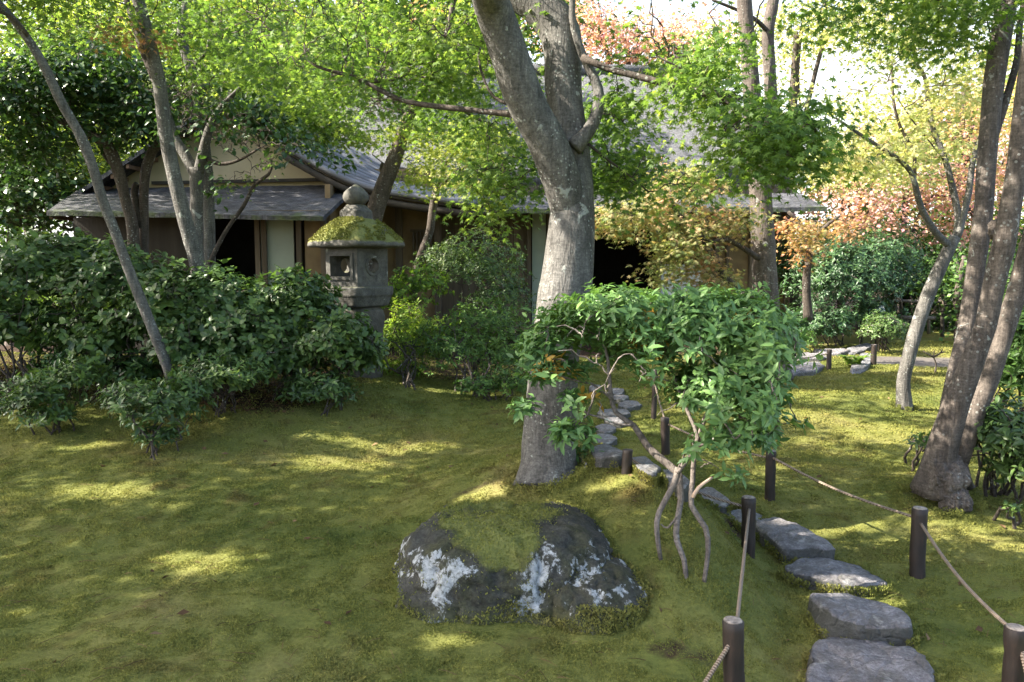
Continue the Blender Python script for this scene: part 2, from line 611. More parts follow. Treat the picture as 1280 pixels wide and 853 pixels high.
def Hn(x, y):
    p = np.c_[x, y]
    return H(x, y) + (1 - sstep(9, 16, y)) * (0.016 * fbm(p * 2.2, 3, 3) + 0.014 * fbm(p * 9, 5, 3))

# moss tufts: tiny upright leaflets over the near lawn
nb = 1250000
d = 2.4 * (13.0 / 2.4) ** RNG.random(nb) ** 1.25
xs_ = RNG.random(nb) * 2 - 1
x = xs_ * (0.66 * d + 0.2)
out_ = RNG.random(nb) < .14
x = np.where(out_, np.sign(xs_) * (0.66 * d + 0.2 + 2.2 * np.abs(xs_) ** 2.5), x)
keep = (soil_mask(x, d) < 0.15 + 0.7 * RNG.random(nb)) & (gravel_mask(x, d) < .3) & (np.abs(x - np.interp(d, PATH_Y, PATH_X)) > -1)
x, d = x[keep], d[keep]
z = Hn(x, d)
nb = len(x)
s = (0.0016 + 0.00115 * d) * (0.55 + 0.8 * RNG.random(nb)) * np.clip(1.0 + 1.1 * fbm(np.c_[x, d] * 13, 71, 3) + .5 * fbm(np.c_[x, d] * 3.5, 72, 2), .6, 1.9)
an = RNG.random(nb) * 2 * math.pi
ln = RNG.normal(0, 0.55, (nb, 2))
base = np.c_[x, d, z - 0.002]
side = np.c_[np.cos(an), np.sin(an), np.zeros(nb)] * (s * 0.45)[:, None]
tip = base + np.c_[ln[:, 0] * s, ln[:, 1] * s, s * 1.15]
mid = (base + tip) / 2
V = np.stack([base - side * .6, mid + side, tip, mid - side], 1).reshape(-1, 3)
mb = MB()
mb.addraw(V, np.arange(nb * 4, dtype=np.int64), np.full(nb, 4, dtype=np.int64))
tag(mb.build('moss_tufts', M['tuft'], None, False, (0, 0, 0)), 'fine green moss covering the garden lawn', 'moss', kind='stuff')

# ------------------------------------------------------------------ leaves
def tmpl_star():
    tips = [(90, 1.0), (48, .95), (132, .95), (5, .78), (175, .78), (-42, .5), (222, .5)]
    order = sorted([(a if a > -60 else a + 360, r) for a, r in tips])
    v = []
    for i, (a, r) in enumerate(order):
        v.append((a, r))
        if i < len(order) - 1:
            v.append(((a + order[i + 1][0]) / 2, .33))
    v.append((270, .12))
    vs = []
    for a, r in v:
        x, y = r * math.cos(R(a)), r * math.sin(R(a))
        vs.append((x, y, -0.22 * r * r + .03 * math.sin(a)))
    return np.array(vs), [tuple(range(len(vs)))]

def tmpl_leaf(wd=.2):
    v = [(0, 0, 0), (-wd, .32, .05), (-wd * .85, .66, .02), (0, 1, -.14), (wd * .85, .66, .02), (wd, .32, .05), (0, .32, 0), (0, .66, -.04)]
    f = [(0, 6, 1), (0, 5, 6), (1, 6, 7, 2), (6, 5, 4, 7), (2, 7, 3), (7, 4, 3)]
    return np.array(v, float), f

def tmpl_diamond(wd=.3):
    return np.array([(0, 0, 0), (-wd, .5, .06), (0, 1, -.05), (wd, .5, .06)], float), [(0, 2, 1), (0, 3, 2)]

STAR, LEAF, DIA, DIAW = tmpl_star(), tmpl_leaf(.17), tmpl_diamond(.3), tmpl_diamond(.45)
ROUND = tmpl_leaf(.27)

def nrm(a):
    return a / (np.linalg.norm(a, axis=1)[:, None] + 1e-9)

# openings in the crowns through which the sun reaches the garden: (target point, radius across, radius along)
HOLES = []
def hole_ground(px, py, rx, ry, prob=1.0):
    p = G(px, py)
    sx = rx * p[1] / F
    p2 = G(px, py - ry)
    p3 = G(px, py + ry)
    HOLES.append((p, sx, max(0.08, (p2[1] - p3[1]) / 2), prob))
def hole_point(p, r, t=.35):
    HOLES.append((np.asarray(p), r, None, t))

for a in [(150, 614, 62, 13), (270, 700, 58, 17), (215, 697, 20, 6), (430, 578, 70, 9), (610, 612, 55, 14), (700, 640, 40, 10), (790, 600, 70, 12), (520, 560, 60, 7), (100, 560, 50, 5),
          (1010, 485, 80, 18), (1080, 480, 80, 18), (1110, 540, 80, 14), (1000, 560, 60, 14), (1220, 660, 40, 10), (1150, 470, 40, 8), (1060, 590, 60, 12), (1120, 620, 60, 10), (1190, 700, 50, 14), (1190, 760, 40, 15), (1250, 690, 40, 10),
          (1085, 770, 40, 10), (1010, 655, 14, 6), (1000, 520, 60, 10), (460, 500, 40, 5), (840, 650, 40, 14), (600, 660, 40, 10), (560, 800, 50, 14), (1010, 456, 30, 5), (420, 548, 40, 5)]:
    hole_ground(a[0], a[1], a[2] * 1.15, a[3] * 1.1)
for a in [(400, 610, 240, 40, .5), (330, 690, 150, 30, .35), (1080, 590, 150, 60, .5), (1180, 720, 110, 50, .45), (760, 640, 90, 40, .5), (560, 560, 120, 20, .4), (600, 820, 200, 30, .3)]:
    hole_ground(*a)
for px, py, d, r in [(690, 380, 4.5, .2), (700, 330, 4.5, .18), (672, 500, 4.6, .16), (668, 560, 4.6, .12), (1225, 400, 4.9, .15), (1190, 470, 4.9, .12), (1200, 330, 4.9, .1),
                     (410, 290, 7.9, .22), (420, 340, 7.9, .1), (800, 400, 4.0, .25), (930, 420, 4.0, .2), (960, 260, 10, .3), (1075, 750, 3.7, .2)]:
    hole_point(P(px, py, d), r)

for px, py, d, r in [(880, 160, 4.3, .45), (960, 190, 4.3, .4), (800, 70, 4.9, .4), (770, 190, 5.2, .35), (480, 90, 5.4, .55), (590, 70, 5.2, .4), (400, 70, 5.8, .5), (620, 240, 5.3, .3), (300, 40, 7, .5), (60, 30, 7.4, .6), (850, 260, 9, .6), (790, 265, 9, .45),
                     (560, 190, 9.5, .5), (470, 60, 9.2, .7), (340, 100, 9, .7), (600, 175, 9.6, .5), (1100, 180, 8, .6), (520, 400, 8.6, .4), (590, 420, 8.2, .4), (1110, 60, 8, .6), (60, 400, 7.6, .3), (320, 340, 7.2, .3)]:
    hole_point(P(px, py, d), r, .7)

def carve(p, ground=False):
    keep = np.ones(len(p), bool)
    for hole in HOLES:
        T, rx, ry = hole[:3]
        if ry is not None and not ground: continue
        if ry is None:
            dd = p - T
            t = dd @ SUN
            perp = np.linalg.norm(dd - t[:, None] * SUN, axis=1)
            inside = (perp < rx * (0.85 + .3 * RNG.random(len(p)))) & (t > hole[3])
        else:
            t = (p[:, 2] - T[2]) / SUN[2]
            q = p - t[:, None] * SUN
            e = ((q[:, 0] - T[0]) / rx) ** 2 + ((q[:, 1] - T[1]) / ry) ** 2
            inside = (e < (0.45 + 1.0 * RNG.random(len(p)))) & (t > .8)
            if hole[3] < 1: inside &= RNG.random(len(p)) < hole[3]
        keep &= ~inside
    return keep

def put_leaves(mb, tmpl, pos, nor, tip, size, mi=0, ground=False):
    k = carve(pos, ground)
    pos, nor, tip, size = pos[k], nrm(nor[k]), tip[k], size[k]
    tip = nrm(tip - nor * np.sum(tip * nor, 1)[:, None])
    sx = np.cross(tip, nor)
    tv, tf = tmpl
    V = pos[:, None, :] + size[:, None, None] * (tv[None, :, 0, None] * sx[:, None, :] + tv[None, :, 1, None] * tip[:, None, :] + tv[None, :, 2, None] * nor[:, None, :])
    n = len(pos)
    if n == 0:
        return
    fl = np.array([i for f in tf for i in f], dtype=np.int64)
    tt = np.array([len(f) for f in tf], dtype=np.int64)
    L = (np.arange(n)[:, None] * len(tv) + fl[None, :]).reshape(-1)
    mb.addraw(V.reshape(-1, 3), L, np.tile(tt, n), mi)

def in_ball(n, shell=0.0):
    v = nrm(RNG.normal(size=(n, 3)))
    r = (shell ** 3 + (1 - shell ** 3) * RNG.random(n)) ** (1 / 3)
    return v * r[:, None]

def sprays(blobs, size, per=36, rad=(.16, .36), tilt=.55, tmpl=None, world=False, mb=None, flat=.05):
    """blobs: (px, py, depth, rx_px, ry_px, r_depth_m, n_leaves). Flat layered sprays of leaves."""
    mb = mb or MB()
    centers = []
    for bl in blobs:
        if world or len(bl) == 8:
            c, rr, nl = np.array(bl[:3]), np.array(bl[3:6]), bl[6]
        else:
            c = P(bl[0], bl[1], bl[2])
            rr = np.array([bl[3] * bl[2] / F, bl[5], bl[4] * bl[2] / F])
            nl = bl[6]
        ns = max(2, int(nl / per))
        ctr = c + in_ball(ns) * rr
        centers.append(ctr)
        Rs = rad[0] + (rad[1] - rad[0]) * RNG.random(ns)
        idx = np.repeat(np.arange(ns), per)
        n = len(idx)
        rad_ = np.sqrt(RNG.random(n)) * Rs[idx]
        an = RNG.random(n) * 2 * math.pi
        slope = RNG.normal(0, .22, (ns, 2))
        dx, dy = rad_ * np.cos(an), rad_ * np.sin(an)
        dz = dx * slope[idx, 0] + dy * slope[idx, 1] - .35 * rad_ ** 2 / Rs[idx] + RNG.normal(0, flat, n)
        pos = ctr[idx] + np.c_[dx, dy, dz]
        nor = np.c_[RNG.normal(0, tilt, n) - slope[idx, 0] + .5 * np.cos(an), RNG.normal(0, tilt, n) - slope[idx, 1] + .5 * np.sin(an), np.ones(n)]
        tip = np.c_[np.cos(an) + RNG.normal(0, .6, n), np.sin(an) + RNG.normal(0, .6, n), -.35 + RNG.normal(0, .2, n)]
        sz = size * (.6 + .6 * RNG.random(n))
        put_leaves(mb, tmpl or STAR, pos, nor, tip, sz, 0, world)
    return mb, np.concatenate(centers)

def wig(a, b, n=7, amp=.08):
    t = np.linspace(0, 1, n)[:, None]
    p = a * (1 - t) + b * t
    L = np.linalg.norm(b - a)
    off = RNG.normal(0, amp * L, (n, 3)) * np.sin(t * math.pi)
    p = p + off
    p[:, 2] += (.12 * L * np.sin(t * math.pi))[:, 0]
    return p

def limb(mb, pts, d, scale=.5, sides=12, rough=.10, d2=None, seed=0, flare=False):
    """pts: (px, py, width_px); depth d at first to d2 at last"""
    n = len(pts)
    d2 = d if d2 is None else d2
    dd = np.linspace(d, d2, n)
    dd = [p[3] if len(p) > 3 else q for p, q in zip(pts, dd)]
    rows = np.array([[*P(p[0], p[1], q), p[2] * q / F * scale] for p, q in zip(pts, dd)])
    s = smooth_line(rows, .07)
    mb.tube(s[:, :3], np.maximum(s[:, 3], .003), sides, rough, True, seed, 5.0)
    return s

def connect(mb, nodes, centers, frac=.6, r0=.008, maxd=3.0):
    """twigs from the wood to the sprays of leaves"""
    nodes = np.asarray(nodes)
    for c in centers:
        if RNG.random() > frac: continue
        dd = np.linalg.norm(nodes - c, axis=1) + np.maximum(0, nodes[:, 2] - c[2]) * .5
        j = int(np.argmin(dd))
        if np.linalg.norm(nodes[j] - c) > maxd: continue
        p = wig(nodes[j], c)
        L = np.linalg.norm(nodes[j] - c)
        mb.tube(p, np.linspace(r0 * (.5 + .5 * min(L, 1.5)), .002, len(p)), 5, 0, False)
        nodes = np.vstack([nodes, p[2:6:2]])
    return nodes

def tree(name, label, limbs, blobs, leafmat, bark, size=.035, per=36, rad=(.16, .36), tmpl=None, group=None, frac=.6, extra=None, tilt=.55, cat='tree', r0=.008, maxd=3.0, shade_blobs=None, wsize=None, roots=None, flat=.05, thin=13):
    tb = MB()
    nodes = []
    first = None
    for k, L in enumerate(limbs):
        s = limb(tb, **L, seed=k * 7 + len(name))
        if max(p[2] for p in L['pts']) < thin: tb.m[-1][:] = 1
        if first is None: first = s[0, :3]
        nodes.append(s[:, :3])
    t = thing(name, label, cat, first, group)
    cen = np.zeros((0, 3))
    cb = None
    if blobs:
        cb, cen = sprays(blobs, size, per, rad, tilt, tmpl, flat=flat)
    if shade_blobs:  # unseen leaf masses above the frame, added to cast shade
        cb, c2 = sprays(shade_blobs, wsize or size * 1.6, 24, (.3, .6), tilt, DIAW, True, cb)
    if roots:
        for rt in roots:
            tb.tube(*rt)
    if len(cen) and frac:
        k0 = len(tb.m)
        connect(tb, np.concatenate(nodes), cen, frac, r0, maxd)
        for i in range(k0, len(tb.m)):
            tb.m[i][:] = 1
    tb.build('trunk', [bark, M['twig']], t)
    if cb is not None and cb.v:
        cb.build('crown', leafmat, t, False)
    if extra:
        extra(t)
    return t

# ------------------------------------------------------------------ house
exec_order = []
def simple(name, col, rough=.8, nscale=8, amt=.35, bumps=.3, stretch=None, bscale=30):
    m, n, b = mat_new(name)
    v = objco(n, stretch)
    a = noise(n, v, nscale, 5, .6)
    c = ramp(n, a, [(.25, tuple(x * (1 - amt) for x in col)), (.75, tuple(min(1, x * (1 + amt)) for x in col))])
    n.links.new(c, b.inputs['Base Color'])
    b.inputs['Roughness'].default_value = rough
    b.inputs['Specular IOR Level'].default_value = .25
    bump(n, b, noise(n, v, bscale, 5, .6), bumps, .01)
    return m
M['ochre'] = simple('ochre_plaster', (.20, .14, .075), .9, 3, .3)
M['cream'] = simple('cream_plaster', (.42, .35, .22), .9, 2, .15)
M['pale'] = simple('pale_panel', (.30, .34, .28), .8, 2, .12, .05)
M['white'] = simple('white_panel', (.55, .56, .56), .8, 2, .1, .05)
M['wood'] = simple('weathered_wood', (.11, .086, .060), .8, 6, .5, .5, (1, 1, .08), 40)
M['wood_dark'] = simple('dark_wood', (.036, .031, .024), .8, 6, .4, .4, (1, 1, .1), 40)
M['black'] = simple('dark_interior', (.012, .011, .010), .9)  # near-black walls: shade of the unlit rooms put into the colour
M['lath'] = simple('grey_lath', (.12, .124, .138), .55, 5, .35, .5, (.3, .3, 1), 40)
M['rafter'] = simple('rafter_wood', (.17, .10, .06), .8, 6, .4, .4)

def shingle_mat():
    m, n, b = mat_new('cedar_shingle')
    t = n.nodes.new("ShaderNodeTexCoord")
    mp = n.nodes.new("ShaderNodeMapping")
    n.links.new(t.outputs['Object'], mp.inputs[0])
    mp.inputs['Scale'].default_value = (1, 1, 1)
    br = n.nodes.new("ShaderNodeTexBrick")
    br.inputs['Scale'].default_value = 1.0
    br.inputs['Brick Width'].default_value = .075
    br.inputs['Row Height'].default_value = .045
    br.inputs['Mortar Size'].default_value = .004
    br.inputs['Color1'].default_value = (.042, .043, .047, 1)
    br.inputs['Color2'].default_value = (.088, .088, .095, 1)
    br.inputs['Mortar'].default_value = (.03, .028, .03, 1)
    n.links.new(mp.outputs[0], br.inputs['Vector'])
    nz = noise(n, t.outputs['Object'], 9, 5, .7)
    c = mixc(n, .9, br.outputs['Color'], ramp(n, noise(n, t.outputs['Object'], 5, 8, .75), [(.32, (.30, .30, .30)), (.5, (.9, .9, .9)), (.68, (1.9, 1.9, 1.9))]), 'MULTIPLY')
    at = N(n, "ShaderNodeAttribute", attribute_name='eave')
    mf = ramp(n, mth(n, 'ADD', mth(n, 'MULTIPLY', at.outputs['Fac'], .8), mth(n, 'SUBTRACT', noise(n, t.outputs['Object'], 3.2, 5, .65), .5)), [(.72, (0, 0, 0)), (.85, (.9, .9, .9))])
    c = mixc(n, mf, c, (.06, .08, .028))
    n.links.new(c, b.inputs['Base Color'])
    b.inputs['Roughness'].default_value = .7
    b.inputs['Specular IOR Level'].default_value = .3
    bump(n, b, mth(n, 'ADD', mth(n, 'MULTIPLY', br.outputs['Fac'], -1.0), mth(n, 'MULTIPLY', nz, 1.2)), .8, .03)
    return m
M['shingle'] = shingle_mat()

m, n, b = mat_new('thatch')
v = objco(n, (1, 1, .35))
a = noise(n, v, 26, 6, .75)
c = ramp(n, a, [(.3, (.045, .045, .047)), (.5, (.115, .115, .118)), (.7, (.25, .25, .255))])
n.links.new(c, b.inputs['Base Color'])
b.inputs['Roughness'].default_value = .8
bump(n, b, a, 1.0, .08)
M['thatch'] = m

HX = 14.0
house = thing('tea_house', 'old thatched tea house with shingled lower eaves and dark open rooms', 'house', (0.5, HX, .3))

def roof_patch(e0, e1, t1, t0, thick=.05, nu=40, nv=14, sag=0.0, jit=.01, mat='shingle', name='shingle_roof', curve=0.0):
    e0, e1, t1, t0 = [np.array(p, float) for p in (e0, e1, t1, t0)]
    u = np.linspace(0, 1, nu)[:, None, None]
    w_ = np.linspace(0, 1, nv)[None, :, None]
    S = (e0 * (1 - u) + e1 * u) * (1 - w_) + (t0 * (1 - u) + t1 * u) * w_
    S[:, :, 2] -= curve * np.sin(np.linspace(0, 1, nv) * math.pi)[None, :]
    S[:, :, 2] += jit * fbm(S.reshape(-1, 3) * 2.5, 9, 3).reshape(nu, nv) + jit * .7 * fbm(S.reshape(-1, 3) * 14, 4, 2).reshape(nu, nv)
    S2 = S.copy()
    S2[:, :, 2] -= thick
    Vv = np.concatenate([S.reshape(-1, 3), S2.reshape(-1, 3)])
    fs = []
    o = nu * nv
    for i in range(nu - 1):
        for j in range(nv - 1):
            a_ = i * nv + j
            fs.append((a_, a_ + nv, a_ + nv + 1, a_ + 1))
            fs.append((o + a_, o + a_ + 1, o + a_ + nv + 1, o + a_ + nv))
    for i in range(nu - 1):
        a_ = i * nv
        fs.append((a_, o + a_, o + a_ + nv, a_ + nv))
        a_ = i * nv + nv - 1
        fs.append((a_, a_ + nv, o + a_ + nv, o + a_))
    for j in range(nv - 1):
        a_ = j
        fs.append((a_, a_ + 1, o + a_ + 1, o + a_))
        a_ = (nu - 1) * nv + j
        fs.append((a_, o + a_, o + a_ + 1, a_ + 1))
    k = MB()
    k.add(Vv, fs)
    ob = k.build(name, M[mat], house, False)
    at = ob.data.attributes.new('eave', 'FLOAT', 'POINT')
    ev = np.tile(np.repeat((1 - np.linspace(0, 1, nv))[None, :], nu, 0).reshape(-1) ** 2, 2)
    at.data.foreach_set('value', ev.astype(np.float32))
    return ob

def hp(name, mat, boxes, parent=None, smooth=False):
    k = MB()
    for a_, b_ in boxes: k.box(a_, b_)
    return k.build(name, M[mat], parent or house, smooth)

def X_(px, d): return (px - 640) / F * d / (math.cos(PITCH))
def Z_(py, d): return P(640, py, d)[2]

# left wing lower roof
roof_patch(P(58, 264, 11.2), P(404, 271, 11.2), P(447, 231, 12.9), P(100, 236, 12.9), .06, 60, 16)
dW = 12.0
zt, zb = Z_(270, 11.6), Hf(-4, 12) - .1
hp('wall_panel', 'wood_dark', [((X_(100, dW), dW, zb), (X_(248, dW), dW + .1, zt))])  # dark wood instead of ochre paints in the gloom under the eave
hp('wall_panel', 'ochre', [((X_(384, dW), dW, zb), (X_(406, dW), dW + .1, zt))])
hp('sliding_panel', 'pale', [((X_(329, dW), dW + .02, zb + .3), (X_(370, dW), dW + .06, zt - .02))])
for px in (248, 326, 334, 377):
    hp('post', 'wood', [((X_(px - 3, dW), dW - .03, zb), (X_(px + 3, dW), dW + .12, zt))])
hp('post', 'wood', [((X_(404, dW), dW - .04, zb), (X_(410, dW), dW + .10, zt))])
hp('eave_beam', 'wood', [((X_(75, 11.5), 11.45, zt + .0), (X_(405, 11.5), 11.55, zt + .07))])
hp('side_wall', 'ochre', [((X_(408, dW), dW + .11, zb), (X_(408, dW) + .08, 13.9, zt + .5))])
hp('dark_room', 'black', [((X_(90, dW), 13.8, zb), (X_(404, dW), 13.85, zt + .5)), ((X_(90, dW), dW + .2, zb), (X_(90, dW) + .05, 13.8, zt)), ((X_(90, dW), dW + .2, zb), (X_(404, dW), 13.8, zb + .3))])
# gable above it
gd = 12.95
k = MB()
g = [P(85, 246, gd), P(450, 236, gd), P(455, 228, gd), P(345, 166, gd), P(275, 128, gd), P(200, 180, gd)]
g2 = [p + np.array([0, .12, 0]) for p in g]
nn_ = len(g)
k.add(g + g2, [tuple(range(nn_)), tuple(range(2 * nn_ - 1, nn_ - 1, -1))] + [(i, nn_ + i, nn_ + (i + 1) % nn_, (i + 1) % nn_) for i in range(nn_)])
k.build('gable_wall', M['cream'], house, False)
k = MB()
k.bar(P(190, 229, gd - .05), P(440, 224, gd - .05), .05, .05)
k.build('gable_beam', M['wood_dark'], house, False)
# gable roof: left slope with rafters, right slope covered with grey laths
k = MB()
A, Bt = P(62, 262, gd - .5), P(275, 122, gd - .5)
off = np.array([0, 4.0, 0.0])
k.add([A, Bt, Bt + off, A + off, A - (0, 0, .07), Bt - (0, 0, .07), Bt + off - (0, 0, .07), A + off - (0, 0, .07)],
      [(0, 1, 2, 3), (7, 6, 5, 4), (0, 4, 5, 1), (1, 5, 6, 2), (2, 6, 7, 3), (3, 7, 4, 0)])
k.build('gable_roof', M['shingle'], house, False)
k = MB()
for i in range(12):
    t = i / 11
    p0 = A * (1 - t) + Bt * t + np.array([0, .02, -.11])
    k.bar(p0, p0 + np.array([0, .9, 0]), .05, .06)
k.build('rafters', M['rafter'], house, False)
low = smooth_line(np.array([P(275, 124, 12.4), P(345, 178, 12.4), P(376, 197, 12.4), P(428, 225, 12.3), P(485, 243, 12.2), P(592, 258, 12.0)]), .12)
top = smooth_line(np.array([P(320, 118, 14.6), P(375, 152, 14.6), P(407, 168, 14.6), P(460, 198, 14.4), P(520, 230, 14.2), P(612, 252, 13.6)]), .12)
def resamp(c, n):
    s_ = np.concatenate([[0], np.cumsum(np.linalg.norm(np.diff(c, axis=0), axis=1))])
    t = np.linspace(0, s_[-1], n)
    return np.c_[[np.interp(t, s_, c[:, i]) for i in range(3)]].T
low, top = resamp(low, 30), resamp(top, 30)
k = MB()
nvv = 10
S = np.array([[low[i] * (1 - t) + top[i] * t for t in np.linspace(0, 1, nvv)] for i in range(30)])
Vv = np.concatenate([S.reshape(-1, 3), S.reshape(-1, 3) - (0, 0, .05)])
fs = []
o = 30 * nvv
for i in range(29):
    for j in range(nvv - 1):
        a_ = i * nvv + j
        fs += [(a_, a_ + nvv, a_ + nvv + 1, a_ + 1), (o + a_, o + a_ + 1, o + a_ + nvv + 1, o + a_ + nvv)]
    a_ = i * nvv
    fs.append((a_, o + a_, o + a_ + nvv, a_ + nvv))
for j in range(nvv - 1):
    fs.append((29 * nvv + j, o + 29 * nvv + j, o + 29 * nvv + j + 1, 29 * nvv + j + 1))
k.add(Vv, fs)
lr = k.build('lath_roof', M['wood_dark'], house, True)
k = MB()
for t in np.linspace(0.0, 1.0, 11):
    line = low * (1 - t) + top * t + np.array([0, 0, .035])
    k.tube(line, .048, 8, .1, True, int(t * 50))
k.build('roof_poles', M['lath'], lr, True)
k = MB()
k.tube(np.array([low[i] - (0, -.05, .12) for i in range(8, 30)]), .06, 8, .1)
k.build('verge_board', M['wood_dark'], house)

# middle and right lower roof along the main front
ed, td = 12.9, 14.6
roof_patch(P(545, 262, ed), P(1034, 259, ed), P(975, 231, td), P(560, 236, td), .07, 90, 14, jit=.02)
# thatched main roof
k = MB()
ez = Z_(212, 14.9)
rz = Z_(88, 17.5)
xl, xr = X_(350, 14.9), X_(985, 14.9)
y0, y1 = 14.7, 21.0
ridge_l, ridge_r = X_(470, 17.5), X_(880, 17.5)
def hip(p0, p1, q1, q0, nu, nv):
    p0, p1, q1, q0 = [np.array(p, float) for p in (p0, p1, q1, q0)]
    u = np.linspace(0, 1, nu)[:, None, None]; w_ = np.linspace(0, 1, nv)[None, :, None]
    S = (p0 * (1 - u) + p1 * u) * (1 - w_) + (q0 * (1 - u) + q1 * u) * w_
    Sr = S.reshape(-1, 3).copy()
    Sr[:, 2] += .07 * fbm(Sr * 1.3, 2, 3) + .05 * fbm(Sr * 8, 6, 2)
    fs = [(i * nv + j, (i + 1) * nv + j, (i + 1) * nv + j + 1, i * nv + j + 1) for i in range(nu - 1) for j in range(nv - 1)]
    k.add(Sr, fs)
ym = (y0 + y1) / 2
hip((xl, y0, ez), (xr, y0, ez), (ridge_r, ym, rz), (ridge_l, ym, rz), 90, 40)
hip((xr, y0, ez), (xr, y1, ez), (ridge_r, ym + .05, rz), (ridge_r, ym, rz), 40, 40)
hip((xl, y1, ez), (xl, y0, ez), (ridge_l, ym, rz), (ridge_l, ym + .05, rz), 40, 40)
hip((xr, y1, ez), (xl, y1, ez), (ridge_l, ym + .05, rz), (ridge_r, ym + .05, rz), 30, 10)
k.box((xl + .02, y0 + .03, ez - .30), (xr - .02, y1, ez + .03))
k.build('thatch_roof', M['thatch'], house, True)
k = MB()
k.tube(np.array([[ridge_l - .2, ym, rz + .05], [(ridge_l + ridge_r) / 2, ym, rz + .1], [ridge_r + .2, ym, rz + .05]]), .12, 10, .1)
k.build('roof_ridge', M['thatch'], house)

dM = 14.0
zb = Hf(1, 14) - .1
zt = Z_(245, 14.0)
hp('upper_wall', 'wood_dark', [((xl + .6, 15.2, zt - .2), (xr - .5, 15.3, ez - .2))])
# main front from left to right
hp('ochre_wall', 'ochre', [((X_(412, 13.5), 13.5, zb), (X_(545, 13.5), 13.6, zt + .4))])
for px in (500, 548):
    hp('post', 'wood', [((X_(px - 4, 13.4), 13.4, zb), (X_(px + 4, 13.4), 13.52, zt + .3))])
k = MB()
for i in range(7):
    xx = X_(517 + i * 4.5, 13.44)
    k.box((xx, 13.44, Z_(325, 13.4)), (xx + .025, 13.47, Z_(290, 13.4)))
k.box((X_(514, 13.4), 13.43, Z_(290, 13.4)), (X_(549, 13.4), 13.49, Z_(287, 13.4)))
k.build('lattice_window', M['wood'], house, False)
hp('board_wall', 'wood', [((X_(549 + i * 18.6, dM), dM + .006 * (i % 3), zb), (X_(549 + i * 18.6 + 18.2, dM), dM + .08, zt)) for i in range(6)])
hp('shoji_panel', 'pale', [((X_(665, dM), dM + .03, zb + .3), (X_(682, dM), dM + .07, zt))])
hp('board_wall', 'wood', [((X_(683, dM), dM, zb), (X_(733, dM), dM + .08, zt))])
hp('low_panel', 'white', [((X_(824, dM), dM + .02, zb), (X_(877, dM), dM + .07, Z_(331, dM)))])
hp('wall_panel', 'ochre', [((X_(896, dM), dM + .04, zb), (X_(978, dM), dM + .12, zt))])
hp('wall_panel', 'ochre', [((X_(877, dM), dM + .05, zb), (X_(889, dM), dM + .10, zt))])
for px, wpx in ((661, 5), (735, 5), (822, 4), (879, 4), (893, 5), (906, 3), (935, 4), (968, 4), (981, 6)):
    hp('post', 'wood', [((X_(px - wpx / 2, dM), dM - .06, zb), (X_(px + wpx / 2, dM), dM + .14, zt))])
hp('lintel', 'wood_dark', [((X_(552, dM), dM - .09, zt - .02), (X_(985, dM), dM - .03, zt + .12))])
hp('ceiling', 'wood_dark', [((X_(412, dM), dM - .02, zt + .13), (X_(985, dM), 18, zt + .18))])
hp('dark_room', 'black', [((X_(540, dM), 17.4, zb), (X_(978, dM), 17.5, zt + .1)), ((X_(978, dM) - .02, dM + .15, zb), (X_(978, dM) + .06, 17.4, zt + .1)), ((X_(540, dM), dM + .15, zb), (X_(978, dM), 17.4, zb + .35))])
hp('veranda', 'wood', [((X_(560, dM), dM - .75, zb + .32), (X_(735, dM), dM - .1, zb + .38))])

# ------------------------------------------------------------------ stone materials
def stone_mat(name, c0, c1, lich=(.5, .5, .47), lt=.62, moss=.5, mossz=.55, scale=9):
    m, n, b = mat_new(name)
    v = objco(n)
    a = noise(n, v, scale, 8, .7)
    c = ramp(n, a, [(.3, c0), (.7, c1)])
    l = noise(n, v, scale * .6, 7, .65, .5)
    c = mixc(n, ramp(n, l, [(lt, (0, 0, 0)), (lt + .05, (1, 1, 1))]), c, lich)
    g = n.nodes.new("ShaderNodeNewGeometry")
    sx = n.nodes.new("ShaderNodeSeparateXYZ")
    n.links.new(g.outputs['Normal'], sx.inputs[0])
    mf = mth(n, 'ADD', sx.outputs[2], mth(n, 'MULTIPLY', mth(n, 'SUBTRACT', noise(n, v, 5, 5, .65), .5), 1.6))
    mfac = mth(n, 'MULTIPLY', ramp(n, mf, [(mossz, (0, 0, 0)), (mossz + .15, (1, 1, 1))]), moss)
    mc, fine = moss_color(n, v)
    c = mixc(n, mfac, c, mc)
    n.links.new(c, b.inputs['Base Color'])
    b.inputs['Roughness'].default_value = .85
    b.inputs['Specular IOR Level'].default_value = .3
    bump(n, b, mth(n, 'ADD', mth(n, 'MULTIPLY', a, 1.2), mth(n, 'MULTIPLY', mth(n, 'MULTIPLY', fine, mfac), 1.0)), .8, .02)
    return m
M['lantern'] = stone_mat('lantern_stone', (.048, .045, .040), (.15, .142, .125), (.30, .30, .27), .64, .25, .75, 14)
M['lantern_roof'] = stone_mat('mossy_stone', (.06, .056, .05), (.17, .16, .14), (.3, .3, .27), .68, .97, .42, 14)
M['lantern_dark'] = stone_mat('dark_stone', (.045, .040, .034), (.13, .115, .095), (.2, .2, .18), .68, .1, .8, 10)

